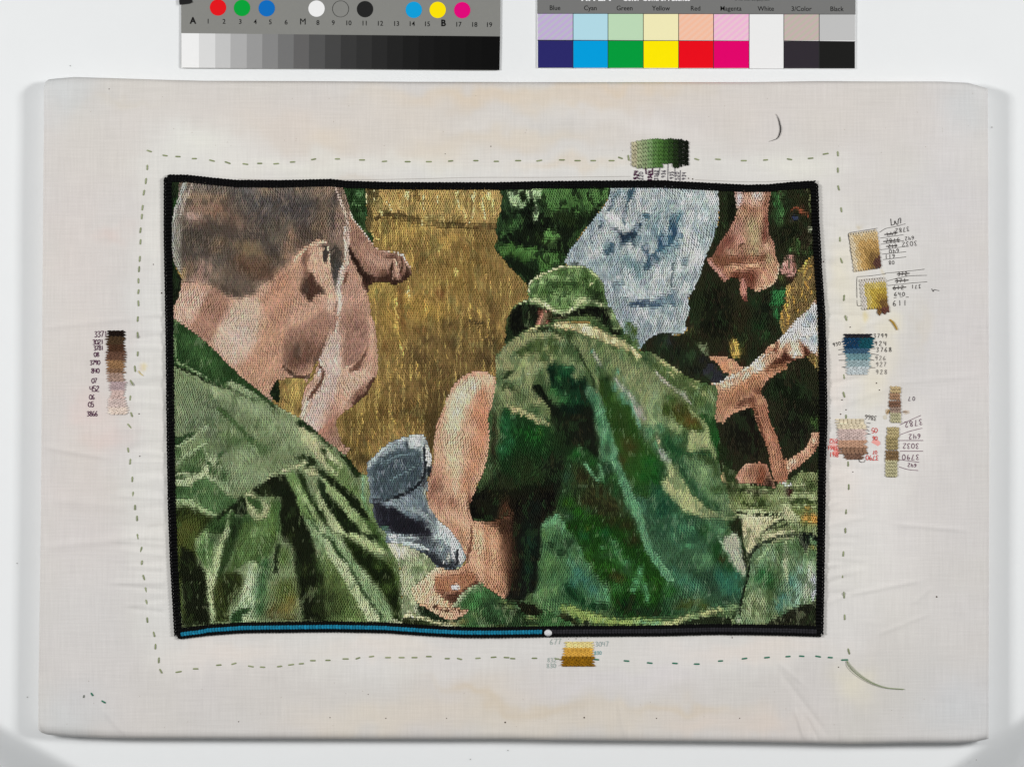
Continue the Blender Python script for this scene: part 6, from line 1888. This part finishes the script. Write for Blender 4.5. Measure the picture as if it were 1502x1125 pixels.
sampler('long narrow olive sampler, bottom of the far-right pair', [('BBAC80', (1301.5, 1318, 627, 640)), ('A3946A', (1300, 1318, 640, 661)), ('80684A', (1299, 1318, 661, 675)), ('B9B38E', (1299, 1317, 675, 698))], True, 1.9, 5)
sampler('straw, gold and dark gold sampler below the bottom border', [('EAD794', (832, 869, 941, 950)), ('DBAA48', (828, 868, 950, 962.5)), ('8E640F', (825, 870, 962.5, 976))], False, 1.8)

# ------------------------------------------------------------------ loose thread ends
def tube(name, P, rad, h, parent, label=None, zoff=.0005, cat=None, taper=0, arch=0.0):
    P = catmull(np.array(P, float), False, 6); n_ = len(P); f = np.linspace(0, 1, n_)
    z = cloth_z(P[:, 0], P[:, 1])+zoff+arch*np.sin(f*math.pi)
    k = S*(H-z)/(H-T); Q = np.stack([(P[:, 0]-751)*k, -(P[:, 1]-562.5)*k, z], -1)
    t = np.gradient(Q, axis=0); t /= np.linalg.norm(t, axis=1)[:, None]
    sd = np.cross(t, [0, 0, 1]); sd /= np.linalg.norm(sd, axis=1)[:, None]; up = np.cross(sd, t)
    rv = np.full(n_, rad*S)*(1 if not taper else (.2+.8*np.sin(f*math.pi)**1.5)); M = 6; V = []
    for j in range(M):
        a = 2*math.pi*j/M; V.append(Q+sd*(math.cos(a)*rv)[:, None]+up*(math.sin(a)*rv)[:, None])
    V = np.stack(V, 1).reshape(-1, 3); F = []
    for i in range(n_-1):
        for j in range(M): F.append([i*M+j, i*M+(j+1) % M, (i+1)*M+(j+1) % M, (i+1)*M+j])
    return link(name, mesh_np(name, V, np.array(F)), ink(h), parent, label=label, cat=cat)
tube('loose_thread', [(1242.5, 969), (1247, 976), (1262, 990), (1280, 1001), (1300, 1008), (1326, 1010.5)], .62, '98A284', EMB, 'pale green tail of thread curling away from the lower right corner', arch=.0004)
tube('loose_thread', [(1242, 969), (1245, 978), (1258, 990), (1278, 1001.5), (1300, 1008.5), (1326, 1010.8)], .45, '8A9674', EMB, zoff=.0007, arch=.0002)
tube('loose_thread', [(1305, 469), (1309, 473), (1313, 479), (1316, 484)], .9, 'A8842E', EMB)
tube('loose_thread', [(1305.5, 468.5), (1311, 473), (1315, 480), (1316.3, 484)], .7, 'BFA05A', EMB)
tube('loose_thread', [(203, 544), (206, 548), (210, 551)], .5, 'D8C06A', EMB)
smudge(1301.5, 604, 3, 4.5, 'C9B69C'); smudge(1298, 612, 3, 3.5, 'D3CCBC'); tube('loose_thread', [(1305, 601), (1303, 603.5), (1302, 606)], 1.1, 'A5875C', EMB)
smudge(1329.5, 604.5, 5, 3, 'CBBDAE'); tube('loose_thread', [(1324.5, 603.5), (1327.5, 603.6), (1330, 604.5)], .9, 'A8937E', EMB)
hair = tube('lint_fibre', [(1138, 167.5), (1141.5, 174), (1144, 183), (1145, 190), (1143.3, 198), (1139, 204), (1128, 208)], .85, '2A2826', None, 'short curved black fibre lying on the linen near the upper right corner', cat='fibre', taper=1, zoff=.0004)

# ------------------------------------------------------------------ the two photographic control cards
def quad_slab(name, pts, h, z0, z1, mat=None, parent=None, **kw):
    V = [W(x, y, z1) for x, y in pts]+[W(x, y, z0) for x, y in pts]; n_ = len(pts)
    me = bpy.data.meshes.new(name); me.from_pydata(V, [], [list(range(n_))[::-1]]+[[i, (i+1) % n_, n_+(i+1) % n_, n_+i] for i in range(n_)]); me.update()
    return link(name, me, mat or plain('print_'+h, h, .35, .4), parent, **kw)
def text(name, s, x, y, cap, h, parent, z, align='CENTER', bold=0.0, rot=0, sx=1.0):
    cu = bpy.data.curves.new(name, 'FONT'); cu.body = s; cu.size = 1; cu.align_x = align; cu.offset = bold; cu.resolution_u = 3
    o_ = bpy.data.objects.new(name, cu); me = bpy.data.meshes.new_from_object(o_); bpy.data.objects.remove(o_)
    V = np.array([v_.co[:] for v_ in me.vertices]); k = cap/.73; cr_, sr = math.cos(math.radians(rot)), math.sin(math.radians(rot))
    for v_, p_ in zip(me.vertices, V):
        a, b = p_[0]*k*sx, p_[1]*k; v_.co = W(x+a*cr_+b*sr, y+a*sr-b*cr_, z)
    me.update(); return link(name, me, ink(h), parent)
def disc(name, x, y, rad, h, parent, z, inner=None, n_=40):
    th = np.linspace(0, 2*math.pi, n_, endpoint=False); V = [W(x+rad*math.cos(a), y+rad*math.sin(a), z) for a in th]
    if inner:
        V += [W(x+inner*math.cos(a), y+inner*math.sin(a), z) for a in th]; F = [[i, n_+i, n_+(i+1) % n_, (i+1) % n_] for i in range(n_)]
    else: F = [list(range(n_))[::-1]]
    me = bpy.data.meshes.new(name); me.from_pydata(V, [], F); me.update()
    return link(name, me, plain('dot_'+h, h, .5, .08), parent)
c1 = empty('grey_scale_card', W(500, 40, 0), 'long grey card with a white-to-black step wedge and numbered dots, top left', 'colour card')
quad_slab('card_base', [(265.8, -60), (734.5, -56), (733.6, 54), (732.2, 102), (729.5, 103.7), (690, 103.8), (500, 102), (269, 100.5), (265.6, 98.5), (265.8, 49)], '83837F', .0003, .0011, plain('grey_card', '858581', .45, .35, .03, 500), c1)
ex = [266, 291.8, 315.7, 338, 361.8, 384.5, 407.5, 430.5, 453, 476.5, 499.5, 522.5, 545, 567.5, 590.5, 613.5, 636, 659, 682, 706, 732.6]
gc = ['EFEFEF', 'DADADA', 'C4C4C4', 'ADADAD', '999999', '868686', '747474', '646363', '545454', '464646', '3A3A3A', '333333', '2B2B2B', '242424', '1E1E1E', '191919', '161616', '131313', '111111', '0F0F0F']
def ey(x, a, b): return a+(b-a)*(x-266)/467
for i in range(20):
    x0, x1 = ex[i], ex[i+1]; xt = lambda x: x+(x-266)*.002
    yb0, yb1 = ey(x0, 99.8, 103.4), ey(x1, 99.8, 103.4)
    quad_slab('grey_step', [(xt(x0), ey(x0, 49.3, 54)), (xt(x1), ey(x1, 49.3, 54)), (x1, yb1), (x0, yb0)], gc[i], .0011, .00116, plain('step_'+str(i), gc[i], .5, .04, .01, 300), c1)
zt = .00122
for x, y, h_ in [(319.8, 11.6, 'E5131B'), (355, 12.3, '00A339'), (391.2, 12.8, '0B6DC0'), (464.3, 13.3, 'EFEFEF'), (535.4, 14.1, '232323'), (607, 15.1, '0A9FDC'), (642, 15.2, 'FFE600'), (678, 15.6, 'E3007B')]:
    disc('colour_dot', x, y, 12, h_, c1, zt)
disc('circle_outline', 499.6, 13.7, 12.2, '2A2A2A', c1, zt, 11.6)
for s_, x in [('1', 305.3), ('2', 328.6), ('3', 352.4), ('4', 374.4), ('5', 396.5), ('6', 419.6), ('8', 466.3), ('9', 488.8), ('10', 511), ('11', 534.8), ('12', 557.3), ('13', 581.2), ('14', 604), ('15', 626.4), ('17', 672.3), ('18', 695.6), ('19', 717.3)]:
    text('printed_number', s_, x, ey(x, 34.6, 40.4), 7.3, '141414', c1, zt, sx=.95, bold=.004)
for s_, x in [('A', 283), ('M', 444.3), ('B', 650.3)]:
    text('printed_letter', s_, x, ey(x, 34.9, 39.5), 9.6, '101010', c1, zt, bold=.035 if s_ != 'M' else 0, sx=.95)
quad_slab('tape_piece', [(262.5, -30), (281, -30), (280, -3), (282.5, 4), (277, 6.3), (263.5, 7.8), (262.6, 3)], '141414', .00118, .0016, None, None, label='scrap of black tape on the top left corner of the grey step card', cat='tape')
c2 = empty('colour_patch_card', W(1021, 40, 0), 'white-backed card of eighteen colour control patches with printed names, top right', 'colour card')
CX = [788.5, 840.6, 891.8, 943.6, 995.4, 1046.6, 1098.8, 1149.7, 1201.6, 1254.5]
cz = .0010
quad_slab('card_base', [(788.2, -60), (1254.7, -60), (1254.6, 101), (1253.6, 101.6), (788.2, 100)], 'EFEFEF', .0003, cz, plain('white_card', 'EFEFEF', .4, .3, .01, 300), c2)
quad_slab('title_strip', [(788.2, -60), (1254.7, -60), (1254.7, 21.3), (788.2, 20)], '757574', cz, cz+.00004, plain('title_grey', '767675', .45, .3, .02, 400), c2)
r1 = ['C0B1D4', 'B4DDEA', 'BFDDBA', 'F4EDBB', 'F6C0A6', 'F1BDD8', 'EFEFEF', 'C1B4AE', 'C2C2C2']; r2 = ['2B296B', '009FDF', '009D3C', 'FFEA00', 'EC0A1B', 'E4006C', 'EFEFEF', '312C33', '1D1D1C']
def halftone(name, h, h2):
    m_, nt_, b_ = mat_new(name, .4, .3)
    tc_ = nt_.nodes.new('ShaderNodeTexCoord'); mp_ = nt_.nodes.new('ShaderNodeMapping'); mp_.inputs['Rotation'].default_value = (0, 0, math.radians(50))
    w_ = nt_.nodes.new('ShaderNodeTexWave'); w_.inputs['Scale'].default_value = 110; w_.inputs['Distortion'].default_value = .4; w_.inputs['Detail Scale'].default_value = 200
    mx_ = nt_.nodes.new('ShaderNodeMix'); mx_.data_type = 'RGBA'; mx_.inputs[6].default_value = (*rgb(h), 1); mx_.inputs[7].default_value = (*rgb(h2), 1)
    nt_.links.new(tc_.outputs['Object'], mp_.inputs['Vector']); nt_.links.new(mp_.outputs[0], w_.inputs['Vector']); nt_.links.new(w_.outputs[0], mx_.inputs[0]); nt_.links.new(mx_.outputs[2], b_.inputs['Base Color'])
    return m_
HT = {0: ('C4ABDB', 'BDBDCB'), 4: ('F7BEA0', 'F4C6AE'), 5: ('F2B6DA', 'EDC8D4'), 7: ('C8B0B0', 'BCB9A8')}
for i in range(9):
    a, b = CX[i]+.5, CX[i+1]-.5; dy = (i/9)*1.2
    if i == 6:
        quad_slab('colour_patch', [(a, 20.8+dy), (b, 20.8+dy), (b, 100+dy), (a, 100+dy)], 'EFEFEF', cz, cz+.00005, None, c2); continue
    quad_slab('colour_patch', [(a, 20.8+dy), (b, 20.8+dy), (b, 59+dy), (a, 59+dy)], r1[i], cz, cz+.00005, halftone('half_%d' % i, *HT[i]) if i in HT else None, c2)
    quad_slab('colour_patch', [(a, 60.2+dy), (b, 60.2+dy), (b, 99.9+dy), (a, 99.9+dy)], r2[i], cz, cz+.00005, plain('patch_'+r2[i], r2[i], .5, .05, .012, 300), c2)
def rule(pts): quad_slab('ruled_line', pts, '2A2C2C', cz+.00001, cz+.00003, ink('2A2C2C'), c2)
for i in range(1, 9): rule([(CX[i]-.6, 20.2), (CX[i]+.6, 20.2), (CX[i]+.6, 101), (CX[i]-.6, 101)])
rule([(788.4, 59), (1098.4, 60.2), (1098.4, 61.2), (788.4, 60.2)]); rule([(1149.8, 60), (1254.5, 61.2), (1254.5, 62.2), (1149.8, 61)]); rule([(788.4, 19.9), (1254.5, 20.9), (1254.5, 22), (788.4, 20.8)])
for s_, x in [('Blue', 814), ('Cyan', 866), ('Green', 916.2), ('Yellow', 969.5), ('Red', 1020.2), ('Magenta', 1072), ('White', 1123.4), ('3/Color', 1175.5), ('Black', 1227.4)]:
    text('printed_word', s_, x, 15.4+(x-814)*.0038, 7.2, '101010', c2, cz+.00008, sx=.95, bold=.006)
text('printed_title', 'TIFFEN', 873, 1.4, 11, 'F4F4F4', c2, cz+.00008, bold=.04, sx=1.02)
text('printed_title', 'Color Control Patches', 913, 1.6, 9.5, 'F4F4F4', c2, cz+.00008, align='LEFT', bold=.03, sx=.82)
text('printed_title', '\u00a9 The Tiffen Company, 2007', 1078, 1.6, 4, '2A2A2A', c2, cz+.00008, align='LEFT', sx=.8)
# dust on the paper
for x, y in [(25, 826), (40, 1022), (103, 97), (1432, 1114), (1455, 187), (745, 1100), (690, 1071+42)]:
    disc('paper_speck', x, y, .9, 'A8A8A6', o, -.0 + .0004)
